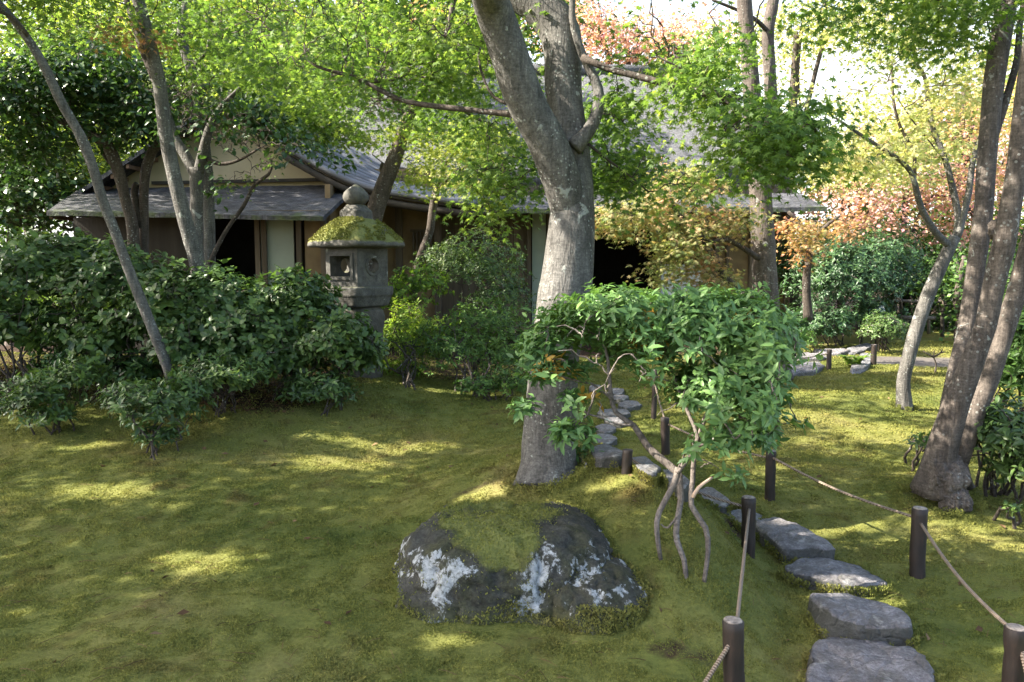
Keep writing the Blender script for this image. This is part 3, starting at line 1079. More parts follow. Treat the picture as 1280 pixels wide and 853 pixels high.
# stepping stones
def step_mat():
    m, n, b = mat_new('stepping_stone')
    v = objco(n)
    oi = n.nodes.new("ShaderNodeObjectInfo")
    a = noise(n, v, 12, 9, .72)
    c = ramp(n, a, [(.3, (.10, .096, .096)), (.5, (.21, .203, .203)), (.7, (.36, .35, .345))])
    tint = ramp(n, oi.outputs['Random'], [(0, (.95, .97, 1.0)), (.5, (1.0, .95, .98)), (1, (.9, .92, .98))])
    c = mixc(n, 1.0, c, tint, 'MULTIPLY')
    c = mixc(n, .9, c, ramp(n, noise(n, v, 75, 5, .75), [(.34, (.55, .55, .55)), (.5, (1, 1, 1)), (.68, (1.5, 1.5, 1.5))]), 'MULTIPLY')
    c = mixc(n, ramp(n, noise(n, v, 7, 6, .7, .8), [(.46, (0, 0, 0)), (.60, (.65, .65, .65))]), c, (.085, .075, .065))
    l = noise(n, v, 5, 7, .65, .5)
    c = mixc(n, ramp(n, l, [(.60, (0, 0, 0)), (.66, (.6, .6, .6))]), c, (.46, .45, .42))
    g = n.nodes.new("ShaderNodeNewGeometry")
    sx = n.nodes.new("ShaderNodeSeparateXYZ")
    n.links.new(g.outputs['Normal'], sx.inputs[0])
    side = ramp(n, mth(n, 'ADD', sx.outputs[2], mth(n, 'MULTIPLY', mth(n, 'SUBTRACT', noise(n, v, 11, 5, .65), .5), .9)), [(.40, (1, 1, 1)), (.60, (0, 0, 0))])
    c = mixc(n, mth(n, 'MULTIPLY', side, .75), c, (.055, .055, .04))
    mo = noise(n, v, 4, 5, .7)
    c = mixc(n, ramp(n, mo, [(.64, (0, 0, 0)), (.70, (.8, .8, .8))]), c, (.07, .085, .02))
    n.links.new(c, b.inputs['Base Color'])
    b.inputs['Roughness'].default_value = .7
    b.inputs['Specular IOR Level'].default_value = .4
    vo = n.nodes.new("ShaderNodeTexVoronoi")
    vo.feature = 'DISTANCE_TO_EDGE'
    vo.inputs['Scale'].default_value = 6.5
    n.links.new(mixc(n, .12, v, noise(n, v, 6, 3, out='Color')), vo.inputs['Vector'])
    crk = ramp(n, vo.outputs['Distance'], [(0.0, (0, 0, 0)), (.05, (1, 1, 1))])
    bump(n, b, mth(n, 'ADD', mth(n, 'MULTIPLY', a, 1.3), mth(n, 'MULTIPLY', crk, .22)), 1.0, .04)
    return m
M['step'] = step_mat()

STONES = []
def step_stone(poly, label, z_off=.06, depth=.14, seed=0, name='stepping_stone', group='stepping stones of the garden path', cat='stepping stone', mat='step'):
    cx = np.mean([p[0] for p in poly]); cyy = np.mean([p[1] for p in poly])
    g0 = G(cx, cyy, z_off)
    zt = g0[2]
    W_ = np.array([PZ(p[0], p[1], zt) for p in poly])
    # densify outline
    n = len(W_)
    pts = []
    for i in range(n):
        a_, b_ = W_[i], W_[(i + 1) % n]
        for t in np.linspace(0, 1, 6, endpoint=False):
            pts.append(a_ * (1 - t) + b_ * t)
    pts = np.array(pts)
    pts = (np.roll(pts, 1, 0) + pts * 2 + np.roll(pts, -1, 0)) / 4
    c = pts.mean(0)
    if np.sum((pts[:, 0] * np.roll(pts[:, 1], -1) - np.roll(pts[:, 0], -1) * pts[:, 1])) < 0:
        pts = pts[::-1]
    d_ = pts - c
    sc_ = np.linalg.norm(d_, axis=1).mean()
    pts = c + d_ * (1 + .11 * fbm(pts[:, :2] * 9 + seed, seed, 3) + .05 * fbm(pts[:, :2] * 30 + seed, seed + 2, 3))[:, None]
    d_ = pts - c
    rings = []
    for s_, dz in ((1.10, -depth), (1.08, -depth * .75), (1.06, -depth * .5), (1.04, -depth * .35), (1.02, -.035), (1.0, -.012), (.965, -.001), (.90, .003), (.80, .004), (.70, .004), (.6, .004), (.5, .004), (.4, .004), (.3, .004), (.2, .004), (.1, .004)):
        ring = c + d_ * s_
        ring[:, 2] = zt + dz
        if dz < -.005:
            ring[:, 2] += .012 * fbm(ring * 14 + seed, seed + 3, 3)
            ring[:, :2] += (.03 * fbm(ring * 11 + seed, seed + 5, 3) * min(1, sc_ * 4))[:, None] * (d_[:, :2] / np.linalg.norm(d_[:, :2], axis=1)[:, None])
        else:
            ring[:, 2] += (.030 * fbm(ring[:, :2] * 5 + seed, seed, 4) + .014 * fbm(ring[:, :2] * 19 + seed, seed + 8, 3)) * min(1, sc_ * 4)
        rings.append(ring)
    m_ = len(pts)
    V = np.concatenate(rings + [c[None] + np.array([[0, 0, .004]])])
    fs = []
    for i in range(len(rings) - 1):
        for j in range(m_):
            k2 = (j + 1) % m_
            fs.append((i * m_ + j, i * m_ + k2, (i + 1) * m_ + k2, (i + 1) * m_ + j))
    for j in range(m_):
        fs.append(((len(rings) - 1) * m_ + j, (len(rings) - 1) * m_ + (j + 1) % m_, len(V) - 1))
    k = MB()
    k.add(V, fs)
    ob = k.build(name, M[mat], None, True, c)
    tag(ob, label, cat, group)
    STONES.append((c, pts.copy(), zt))
    return ob

def ell(cx, cy_, rx, ry, n=7, seed=0):
    r_ = random.Random(seed)
    return [(cx + rx * math.cos(a) * r_.uniform(.85, 1.1), cy_ + ry * math.sin(a) * r_.uniform(.85, 1.1)) for a in [2 * math.pi * (i + r_.uniform(-.2, .2)) / n for i in range(n)]]

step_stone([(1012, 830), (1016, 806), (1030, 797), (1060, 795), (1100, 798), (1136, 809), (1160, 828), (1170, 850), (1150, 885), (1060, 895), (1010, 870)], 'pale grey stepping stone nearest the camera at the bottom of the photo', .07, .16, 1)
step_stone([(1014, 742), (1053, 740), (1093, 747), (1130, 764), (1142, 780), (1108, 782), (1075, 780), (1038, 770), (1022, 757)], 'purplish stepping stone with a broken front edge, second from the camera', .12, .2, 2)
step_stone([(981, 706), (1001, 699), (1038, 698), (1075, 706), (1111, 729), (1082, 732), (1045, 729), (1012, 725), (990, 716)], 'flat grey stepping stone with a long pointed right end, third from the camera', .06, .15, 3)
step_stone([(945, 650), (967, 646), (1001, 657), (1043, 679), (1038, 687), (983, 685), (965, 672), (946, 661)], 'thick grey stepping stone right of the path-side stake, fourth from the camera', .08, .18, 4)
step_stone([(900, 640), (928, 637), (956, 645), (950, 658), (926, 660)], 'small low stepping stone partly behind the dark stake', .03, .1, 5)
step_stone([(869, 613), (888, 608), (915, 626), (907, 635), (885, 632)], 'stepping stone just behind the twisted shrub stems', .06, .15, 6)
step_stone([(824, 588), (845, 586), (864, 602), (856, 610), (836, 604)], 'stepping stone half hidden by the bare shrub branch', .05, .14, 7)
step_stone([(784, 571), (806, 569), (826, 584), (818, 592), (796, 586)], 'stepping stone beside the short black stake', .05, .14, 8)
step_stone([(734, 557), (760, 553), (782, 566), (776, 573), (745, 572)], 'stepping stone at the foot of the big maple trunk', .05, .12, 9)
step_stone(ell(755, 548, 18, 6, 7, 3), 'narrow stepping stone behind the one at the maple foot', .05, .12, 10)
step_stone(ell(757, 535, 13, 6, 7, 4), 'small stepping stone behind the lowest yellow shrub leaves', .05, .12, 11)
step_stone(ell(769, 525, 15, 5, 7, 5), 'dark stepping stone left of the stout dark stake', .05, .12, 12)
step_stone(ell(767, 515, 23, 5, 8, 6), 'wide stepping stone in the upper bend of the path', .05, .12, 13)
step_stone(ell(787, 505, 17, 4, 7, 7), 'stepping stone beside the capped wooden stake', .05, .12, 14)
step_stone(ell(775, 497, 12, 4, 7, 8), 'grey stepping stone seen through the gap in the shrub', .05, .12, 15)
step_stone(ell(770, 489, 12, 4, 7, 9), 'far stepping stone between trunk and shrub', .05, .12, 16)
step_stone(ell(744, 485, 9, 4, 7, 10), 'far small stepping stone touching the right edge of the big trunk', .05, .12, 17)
# paving in front of the house at the right
step_stone([(978, 458), (985, 451), (1020, 452), (1032, 457), (1022, 463), (985, 464)], 'sunlit pale slab in front of the house corner', .05, .15, 18, 'paving_slab', 'slabs before the house', 'slab')
step_stone(ell(1012, 445, 26, 4, 7, 11), 'grey slab behind the sunlit pale slab', .05, .15, 19, 'paving_slab', 'slabs before the house', 'slab')
step_stone(ell(1040, 438, 22, 3.5, 7, 12), 'flat slab below the evergreen bush', .06, .15, 20, 'paving_slab', 'slabs before the house', 'slab')
step_stone([(1058, 434), (1088, 429), (1094, 432), (1074, 440), (1060, 440)], 'long dark slab by the far right stake', .05, .15, 21, 'paving_slab', 'slabs before the house', 'slab')
step_stone([(1064, 452), (1078, 441), (1091, 441), (1092, 450), (1082, 460), (1064, 461)], 'smooth grey slab behind the fern', .03, .1, 22, 'paving_slab', 'slabs before the house', 'slab')

# ------------------------------------------------------------------ boulder
def boulder_mat(mossy=True):
    m, n, b = mat_new('boulder_stone')
    v = objco(n)
    a = noise(n, v, 9, 9, .72)
    c = ramp(n, a, [(.3, (.022, .022, .019)), (.6, (.062, .060, .052)), (.75, (.12, .115, .10))])
    c = mixc(n, ramp(n, noise(n, v, 6, 7, .7), [(.42, (0, 0, 0)), (.62, (.75, .75, .75))]), c, (.050, .050, .022))
    c = mixc(n, .8, c, ramp(n, noise(n, v, 70, 5, .75), [(.34, (.5, .5, .5)), (.5, (1, 1, 1)), (.68, (1.7, 1.7, 1.7))]), 'MULTIPLY')
    lst = noise(n, objco(n, (1.3, 1.2, .85)), 12, 10, .74, .3)
    g = n.nodes.new("ShaderNodeNewGeometry")
    sx = n.nodes.new("ShaderNodeSeparateXYZ")
    n.links.new(g.outputs['Normal'], sx.inputs[0])
    mat_ = N(n, "ShaderNodeAttribute", attribute_name='mossy')
    big = noise(n, v, 4.0, 2)
    lf = mth(n, 'ADD', lst, mth(n, 'MULTIPLY', mth(n, 'SUBTRACT', big, .5), .75))
    lf = mth(n, 'SUBTRACT', lf, mth(n, 'MULTIPLY', mth(n, 'MAXIMUM', mth(n, 'SUBTRACT', sx.outputs[2], .62), 0.0), .35))
    c = mixc(n, mth(n, 'MULTIPLY', ramp(n, lf, [(.555, (0, 0, 0)), (.60, (1, 1, 1))]), ramp(n, noise(n, v, 60, 4, .7), [(.36, (.35, .35, .35)), (.5, (1, 1, 1))])), c, ramp(n, noise(n, v, 40, 4), [(.3, (.26, .27, .27)), (.7, (.48, .49, .49))]))
    mc, fine = moss_color(n, v)
    so_ = n.nodes.new("ShaderNodeSeparateXYZ")
    n.links.new(v, so_.inputs[0])
    mf = mth(n, 'ADD', mat_.outputs['Fac'], mth(n, 'MULTIPLY', mth(n, 'SUBTRACT', noise(n, v, 26, 6, .75), .5), 1.3))
    mf = ramp(n, mf, [(.18, (0, 0, 0)), (.66, (1, 1, 1))])
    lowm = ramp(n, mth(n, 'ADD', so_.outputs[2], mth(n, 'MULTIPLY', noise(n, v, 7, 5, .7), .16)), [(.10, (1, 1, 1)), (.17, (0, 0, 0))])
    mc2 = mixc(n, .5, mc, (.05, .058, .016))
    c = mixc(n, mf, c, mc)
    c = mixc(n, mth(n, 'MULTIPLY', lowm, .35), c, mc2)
    n.links.new(c, b.inputs['Base Color'])
    b.inputs['Roughness'].default_value = .9
    b.inputs['Specular IOR Level'].default_value = .25
    bump(n, b, mth(n, 'ADD', a, mth(n, 'MULTIPLY', mth(n, 'MULTIPLY', fine, mf), 1.2)), .9, .025)
    return m
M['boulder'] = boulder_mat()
import bmesh
def ico(sub=6):
    bm = bmesh.new()
    bmesh.ops.create_icosphere(bm, subdivisions=sub, radius=1.0)
    v_ = np.array([p.co[:] for p in bm.verts])
    f_ = [tuple(q.index for q in p.verts) for p in bm.faces]
    bm.free()
    return v_, f_
ICO = ico(6)

def rock(mb, c, r, seed, topflat=.6, pw=3.0, amp=.12, lean=(0, 0)):
    v_ = ICO[0].copy()
    # superellipsoid
    nrmv = (np.abs(v_) ** pw).sum(1) ** (1 / pw)
    v_ = v_ / nrmv[:, None]
    q = v_ * np.array(r)
    disp = amp * fbm(v_ * 1.5 + seed, seed, 4) + .07 * fbm(v_ * 4 + seed, seed + 9, 4) + .035 * fbm(v_ * 13 + seed, seed + 19, 4)
    disp = disp - .05 * np.abs(fbm(v_ * 3 + seed * 1.7, seed + 77, 4))
    cr = np.abs(fbm(v_ * 2.2 + seed * 3.1, seed + 31, 3))
    disp -= .07 * np.clip(1 - cr / .05, 0, 1)
    q = q * (1 + disp)[:, None]
    q[:, 0] += lean[0] * q[:, 2]
    q[:, 1] += lean[1] * q[:, 2]
    mb.add(q + np.asarray(c), ICO[1])
    return q + np.asarray(c)

bl = G(645, 790)
c0 = np.array([P(640, 715, 3.62)[0], 3.60, bl[2] + .02])
bo = thing('mossy_boulder', 'large dark boulder with white lichen and a moss cap', 'boulder', (c0[0], c0[1], bl[2]))
k = MB()
bv = rock(k, c0 + np.array([-.03, -.02, -.04]), (.50, .42, .36), 4, lean=(.02, .25), amp=.16, pw=3.6)
mr = k.build('main_rock', M['boulder'], bo)
def mossy(p, lobe):
    h_ = sstep(bl[2] + (.19 if not lobe else .16), bl[2] + .33, p[:, 2])
    if lobe:
        m_ = h_ * .7 + 1.1 * fbm(p * 6, 52, 4) - .25
    else:
        m_ = h_ * 1.0 - 1.5 * np.clip(((p[:, 0] - c0[0] + .06) / .36) ** 2, 0, 1.5) - .8 * sstep(.18, .38, p[:, 1] - c0[1]) + 1.5 * fbm(p[:, :2] * 6 + 7, 8, 5) - .05
    return m_ * (h_ > .02)
def set_moss(o_, p, lobe):
    at = o_.data.attributes.new('mossy', 'FLOAT', 'POINT')
    at.data.foreach_set('value', np.clip(mossy(p, lobe), 0, 1).astype(np.float32))
set_moss(mr, bv, False)
k = MB()
rv = rock(k, np.array([P(757, 740, 3.36)[0], 3.36, bl[2] - .06]), (.25, .27, .27), 11, lean=(-.35, .15), amp=.2, pw=2.3)
set_moss(k.build('split_rock', M['boulder'], bo), rv, True)
# moss leaflets growing on the top of the boulder
nb = 60000
ps = bv[RNG.integers(0, len(bv), nb)] + RNG.normal(0, .005, (nb, 3))
ps = ps[mossy(ps, False) + .38 * RNG.normal(size=nb) > .42]
nb = len(ps)
s_ = .005 + .006 * RNG.random(nb)
an = RNG.random(nb) * 6.283
sd = np.c_[np.cos(an), np.sin(an), 0 * an] * (s_ * .4)[:, None]
tp = ps + np.c_[RNG.normal(0, .5, (nb, 2)) * s_[:, None], s_ * 1.1]
md = (ps + tp) / 2
k = MB()
k.addraw(np.stack([ps - sd, md + sd, tp, md - sd], 1).reshape(-1, 3), np.arange(nb * 4, dtype=np.int64), np.full(nb, 4, dtype=np.int64))
tag(k.build('moss_cap', M['tuft'], bo, False), kind='stuff')
allv = np.concatenate([bv, rv])
gz_ = Hn(allv[:, 0], allv[:, 1])
low_ = allv[(allv[:, 2] > gz_ - .01) & (allv[:, 2] < gz_ + .10)]
nb = 26000
ps = low_[RNG.integers(0, len(low_), nb)] + RNG.normal(0, .008, (nb, 3))
gz_ = Hn(ps[:, 0], ps[:, 1])
kp = (ps[:, 2] - gz_) < .06 + .10 * fbm(ps * 6, 44, 3)
ps = ps[kp]; nb = len(ps)
s_ = .006 + .007 * RNG.random(nb)
an = RNG.random(nb) * 6.283
sd = np.c_[np.cos(an), np.sin(an), 0 * an] * (s_ * .4)[:, None]
tp = ps + np.c_[RNG.normal(0, .6, (nb, 2)) * s_[:, None], s_ * 1.1]
md = (ps + tp) / 2
k = MB()
k.addraw(np.stack([ps - sd, md + sd, tp, md - sd], 1).reshape(-1, 3), np.arange(nb * 4, dtype=np.int64), np.full(nb, 4, dtype=np.int64))
tag(k.build('moss_skirt', M['tuft'], bo, False), kind='stuff')

# ------------------------------------------------------------------ stone lantern
LD = 7.95
lb = P(449, 478, LD)
LX = lb[0]
LZ = Hf(LX, LD) - .03
lan = thing('stone_lantern', 'weathered grey stone lantern with a mossy square roof', 'lantern', (LX, LD, LZ))
def zz(py): return P(449, py, LD)[2]
ROT = R(-34)
ca, sa_ = math.cos(ROT), math.sin(ROT)
def rotv(v_, cx=None, cy_=None):
    v_ = np.asarray(v_, float)
    o_ = v_.copy()
    o_[:, 0] = v_[:, 0] * ca - v_[:, 1] * sa_ + (LX if cx is None else cx)
    o_[:, 1] = v_[:, 0] * sa_ + v_[:, 1] * ca + (LD if cy_ is None else cy_)
    return o_
def sq_loft(levels, seed=0, n=8, rnd=.12, amp=.006):
    """levels (half, z): rounded-square rings, rotated"""
    k = MB()
    rings = []
    for h_, z_ in levels:
        ring = []
        for sx_, sy_ in ((1, -1), (1, 1), (-1, 1), (-1, -1)):
            pass
        m_ = 4 * n
        for i in range(m_):
            a = 2 * math.pi * i / m_ + math.pi / 4
            c_, s_ = math.cos(a), math.sin(a)
            p_ = 7.0
            rr = 1 / ((abs(c_) ** p_ + abs(s_) ** p_) ** (1 / p_))
            ring.append((h_ * rr * c_, h_ * rr * s_, z_))
        rings.append(ring)
    V = np.array(rings).reshape(-1, 3)
    V = V + amp * np.c_[fbm(V * 9, seed, 3), fbm(V * 9, seed + 1, 3), fbm(V * 9, seed + 2, 3)]
    V = rotv(V)
    m_ = 4 * n
    fs = [(i * m_ + j, i * m_ + (j + 1) % m_, (i + 1) * m_ + (j + 1) % m_, (i + 1) * m_ + j) for i in range(len(levels) - 1) for j in range(m_)]
    fs += [tuple(range(m_))[::-1], tuple((len(levels) - 1) * m_ + j for j in range(m_))]
    k.add(V, fs)
    return k
def dens(levels, step=.012):
    out = [levels[0]]
    for a_, b_ in zip(levels[:-1], levels[1:]):
        n_ = max(1, int(math.hypot(b_[0] - a_[0], b_[1] - a_[1]) / step))
        for i in range(1, n_ + 1):
            t = i / n_
            out.append((a_[0] + (b_[0] - a_[0]) * t, a_[1] + (b_[1] - a_[1]) * t))
    return out
# pillar (round, bulging)
k = MB()
zp0, zp1 = LZ - .05, zz(383)
hh_ = zp1 - zp0
prof = [(.24, zp0), (.235, zp0 + .1), (.225, zp0 + hh_ * .35), (.24, zp0 + hh_ * .55), (.265, zp0 + hh_ * .75), (.27, zp0 + hh_ * .86), (.255, zp0 + hh_ * .95), (.20, zp1)]
prof = [(float(a), float(b)) for a, b in zip(np.interp(np.linspace(0, 7, 40), range(8), [p[0] for p in prof]), np.interp(np.linspace(0, 7, 40), range(8), [p[1] for p in prof]))]
k.lathe(prof, (LX, LD, 0), 32, .10, 3)
k.build('pillar', M['lantern_dark'], lan)
# platform
zA, zB, zC = zz(383), zz(369), zz(358)
sq_loft(dens([(.20, zA - .005), (.235, zA + .01), (.262, zB - .01), (.272, zB), (.275, zC - .01), (.255, zC)]), 3).build('platform', M['lantern'], lan)
# firebox: four walls with openings
fz0, fz1 = zC + .001, zz(311)
hs = .213
th = .06
fh = fz1 - fz0
fb = MB()
def wall_local(side, hole):
    """a wall in the plane y=-hs (outside towards -y), rotated side*90 degrees; hole: 'square' or 'round'"""
    q = MB()
    wz0, wz1 = fz0, fz1
    x0, x1 = (-hs, hs) if side % 2 == 0 else (-hs + th, hs - th)
    if hole == 'square':
        ox, oz0, oz1 = .135, fz0 + fh * .26, fz0 + fh * .80
        q.box((x0, -hs, wz0), (-ox, -hs + th, wz1))
        q.box((ox, -hs, wz0), (x1, -hs + th, wz1))
        q.box((-ox, -hs, wz0), (ox, -hs + th, oz0))
        q.box((-ox, -hs, oz1), (ox, -hs + th, wz1))
    else:
        n_ = 32
        cz = fz0 + fh * .55
        r_ = .072
        in_, out_ = [], []
        for i in range(n_):
            a = 2 * math.pi * i / n_
            c_, s_ = math.cos(a), math.sin(a)
            in_.append((r_ * c_, cz + r_ * s_))
            t = min(((x1 if c_ > 0 else -x0) / abs(c_)) if abs(c_) > 1e-6 else 9, ((wz1 - cz) / s_ if s_ > 1e-6 else ((cz - wz0) / -s_ if s_ < -1e-6 else 9)))
            out_.append((t * c_, cz + t * s_))
        vs, fs = [], []
        for yy in (-hs, -hs + th):
            vs += [(p[0], yy, p[1]) for p in in_] + [(p[0], yy, p[1]) for p in out_]
        for i in range(n_):
            j = (i + 1) % n_
            fs += [(i, j, n_ + j, n_ + i)[::-1], (2 * n_ + i, 2 * n_ + j, 3 * n_ + j, 3 * n_ + i), (i, j, 2 * n_ + j, 2 * n_ + i), (n_ + i, n_ + j, 3 * n_ + j, 3 * n_ + i)[::-1]]
        # corner fill
        for sx_ in (1, -1):
            for z_ in (wz0, wz1):
                pass
        q.add(vs, fs)
        # corners between the ring's outline and the rectangle
        for i in range(n_):
            j = (i + 1) % n_
            a_, b_ = out_[i], out_[j]
            if abs(a_[0] - b_[0]) > 1e-5 and abs(a_[1] - b_[1]) > 1e-5:
                cx_ = x1 if (a_[0] + b_[0]) > 0 else x0
                cz_ = wz1 if (a_[1] + b_[1]) / 2 > cz else wz0
                q.add([(a_[0], -hs, a_[1]), (b_[0], -hs, b_[1]), (cx_, -hs, cz_), (a_[0], -hs + th, a_[1]), (b_[0], -hs + th, b_[1]), (cx_, -hs + th, cz_)],
                      [(0, 1, 2), (5, 4, 3), (0, 3, 4, 1), (1, 4, 5, 2), (2, 5, 3, 0)])
    v_ = q.verts()
    a = side * math.pi / 2
    o_ = v_.copy()
    o_[:, 0] = v_[:, 0] * math.cos(a) - v_[:, 1] * math.sin(a)
    o_[:, 1] = v_[:, 0] * math.sin(a) + v_[:, 1] * math.cos(a)
    fb.addraw(rotv(o_), np.concatenate(q.l), np.concatenate(q.t))
for sd_, hl in ((0, 'square'), (1, 'round'), (2, 'square'), (3, 'round')):
    wall_local(sd_, hl)
fbo = fb.build('firebox', M['lantern'], lan, False)
q = MB()
ox, oz0, oz1 = .135, fz0 + fh * .26, fz0 + fh * .80
for a_, b_ in (((-ox - .035, -hs - .018, oz0 - .03), (ox + .035, -hs - .001, oz0)), ((-ox - .035, -hs - .018, oz1), (ox + .035, -hs - .001, oz1 + .03)),
               ((-ox - .035, -hs - .018, oz0 + .001), (-ox, -hs - .001, oz1 - .001)), ((ox, -hs - .018, oz0 + .001), (ox + .035, -hs - .001, oz1 - .001))):
    q.box(a_, b_)
k = MB()
k.addraw(rotv(q.verts()), np.concatenate(q.l), np.concatenate(q.t))
k.build('window_frame', M['lantern'], fbo, False)
q = MB()
n_ = 32
prof_ = [(.072, -hs - .001), (.072, -hs - .012), (.098, -hs - .012), (.104, -hs - .001)]
vs, fs = [], []
for i in range(n_):
    a = 2 * math.pi * i / n_
    for r_, y_ in prof_:
        vs.append((r_ * math.cos(a), y_, fz0 + fh * .55 + r_ * math.sin(a)))
for i in range(n_):
    j = (i + 1) % n_
    for m_ in range(4):
        fs.append((i * 4 + m_, j * 4 + m_, j * 4 + (m_ + 1) % 4, i * 4 + (m_ + 1) % 4))
v_ = np.array(vs)
o_ = v_.copy()
o_[:, 0] = -v_[:, 1]
o_[:, 1] = v_[:, 0]
k = MB()
k.add(rotv(o_), fs)
k.build('round_rim', M['lantern'], fbo, False)
# roof
rz0, rz1 = fz1 + .001, zz(273)
rh = rz1 - rz0
sq_loft(dens([(.225, rz0), (.355, rz0 + .012), (.372, rz0 + .03), (.365, rz0 + .065), (.325, rz0 + rh * .38), (.265, rz0 + rh * .62), (.19, rz0 + rh * .86), (.115, rz1)]), 5, 14, amp=.012).build('roof', M['lantern_roof'], lan)
# moss leaflets on the lantern roof
lv = dens([(.36, rz0 + .075), (.325, rz0 + rh * .38), (.265, rz0 + rh * .62), (.19, rz0 + rh * .86), (.13, rz1)], .01)
nb = 9000
ix = RNG.integers(0, len(lv), nb)
hv = np.array(lv)[ix]
kp = RNG.random(nb) < hv[:, 0] / .36
hv = hv[kp]; nb = len(hv)
a = RNG.random(nb) * 2 * math.pi
c_, s_ = np.cos(a), np.sin(a)
rr = 1 / ((np.abs(c_) ** 7 + np.abs(s_) ** 7) ** (1 / 7))
ps = rotv(np.c_[hv[:, 0] * rr * c_, hv[:, 0] * rr * s_, hv[:, 1]])
kp = fbm(ps * 5, 21, 3) + .35 * (ps[:, 2] - rz0) / rh > -.05
ps = ps[kp]; nb = len(ps)
sz_ = .010 + .010 * RNG.random(nb)
an = RNG.random(nb) * 6.283
sd = np.c_[np.cos(an), np.sin(an), 0 * an] * (sz_ * .5)[:, None]
tp = ps + np.c_[RNG.normal(0, .5, (nb, 2)) * sz_[:, None], sz_]
md = (ps + tp) / 2
k = MB()
k.addraw(np.stack([ps - sd, md + sd, tp, md - sd], 1).reshape(-1, 3), np.arange(nb * 4, dtype=np.int64), np.full(nb, 4, dtype=np.int64))
tag(k.build('moss_cap', M['tuft'], lan, False), kind='stuff')
# finial
z0_, z1_, z2_ = zz(273.5), zz(256), zz(231)
sq_loft(dens([(.125, z0_ - .03), (.122, z0_ + .07), (.085, z1_ - .02), (.07, z1_)]), 7).build('finial_base', M['lantern'], lan)
k = MB()
hh_ = z2_ - z1_ + .01
k.lathe([(.06, z1_ - .008), (.10, z1_ + hh_ * .08), (.124, z1_ + hh_ * .25), (.126, z1_ + hh_ * .40), (.115, z1_ + hh_ * .56), (.085, z1_ + hh_ * .72), (.04, z1_ + hh_ * .87), (.006, z1_ + hh_)], (LX, LD, 0), 24, .05, 6)
k.build('jewel', M['lantern'], lan)

# ------------------------------------------------------------------ stakes and ropes
def stake_mat():
    m, n, b = mat_new('charred_stake')
    v = objco(n, (1, 1, .15))
    a = noise(n, v, 50, 5, .65)
    big = noise(n, objco(n), 9, 3)
    c = ramp(n, mth(n, 'ADD', mth(n, 'MULTIPLY', a, .6), mth(n, 'MULTIPLY', big, .4)), [(.3, (.008, .006, .005)), (.55, (.026, .016, .012)), (.75, (.075, .042, .028))])
    n.links.new(c, b.inputs['Base Color'])
    b.inputs['Roughness'].default_value = .6
    bump(n, b, a, .5, .006)
    return m
M['stake'] = stake_mat()
M['cut'] = simple('weathered_end_grain', (.23, .195, .17), .85, 55, .75, .6)
M['rope'] = None
m, n, b = mat_new('rope')
v = objco(n)
wv = n.nodes.new("ShaderNodeTexWave")
wv.wave_type = 'BANDS'
wv.bands_direction = 'DIAGONAL'
wv.inputs['Scale'].default_value = 45
n.links.new(v, wv.inputs['Vector'])
c = ramp(n, wv.outputs['Fac'], [(0, (.12, .085, .06)), (.6, (.25, .19, .145)), (1, (.32, .25, .19))])
n.links.new(c, b.inputs['Base Color'])
b.inputs['Roughness'].default_value = .9
bump(n, b, wv.outputs['Fac'], .8, .004)
M['rope'] = m

STAKES = {}
def stake(key, px, ytop, ybase, wpx, label, cut=True, name='wooden_stake'):
    g0 = G(px, ybase)
    d_ = g0[1]
    topz = P(px, ytop, d_)[2]
    r_ = wpx * d_ / F / 2
    t = thing(name, label, 'stake', g0, 'stakes of the rope fence')
    k = MB()
    lean = RNG.normal(0, .0045, 2)
    zs = np.linspace(g0[2] - .08, topz - r_ * .12, 14)
    pts = np.array([[g0[0] + lean[0] * (z_ - g0[2]) * 4, g0[1] + lean[1] * (z_ - g0[2]) * 4, z_] for z_ in zs])
    pts[0, :2] += .0
    rad_ = np.full(14, r_)
    k.tube(np.vstack([pts, pts[-1] + [0, 0, r_ * .10]]), np.concatenate([rad_, [r_ * .9]]), 24, .16, True, int(px), 22.0)
    k.build('shaft', M['stake'], t)
    if cut:
        k = MB()
        tp_ = pts[-1] + [0, 0, r_ * .105]
        k.tube(np.array([tp_, tp_ + [0, 0, .003], tp_ + [0, 0, .005]]), [r_ * .9, r_ * .86, r_ * .7], 20, .04, True, 3)
        k.build('cut_top', M['cut'], t)
    STAKES[key] = (g0, topz, r_)
    return t
stake('a', 918, 776, 880, 27, 'charred stake at the bottom edge left of the nearest stone')
stake('b', 935, 622, 692, 18, 'charred stake standing between the shrub stems and the thick stepping stone')
stake('c', 962, 564, 626, 13, 'slim grey-topped stake on the right side of the path by the shrub')
stake('d', 1146, 636, 722, 19, 'dark stake on the lawn in front of the knobbly tree root')
stake('e', 1265, 784, 890, 26, 'charred stake in the bottom right corner')
stake('f', 783, 562, 592, 13, 'short black stake at the left edge of the path near the maple', False)
stake('g', 832, 522, 569, 11, 'dark stake under the middle of the big shrub', False)
stake('h', 817, 462, 525, 7, 'thin stake with a broken cap behind the shrub leaves', False)
stake('i', 1036, 437, 462, 6, 'little far stake beside the pale slab')
stake('j', 1092, 431, 456, 7, 'little far stake below the round bush')

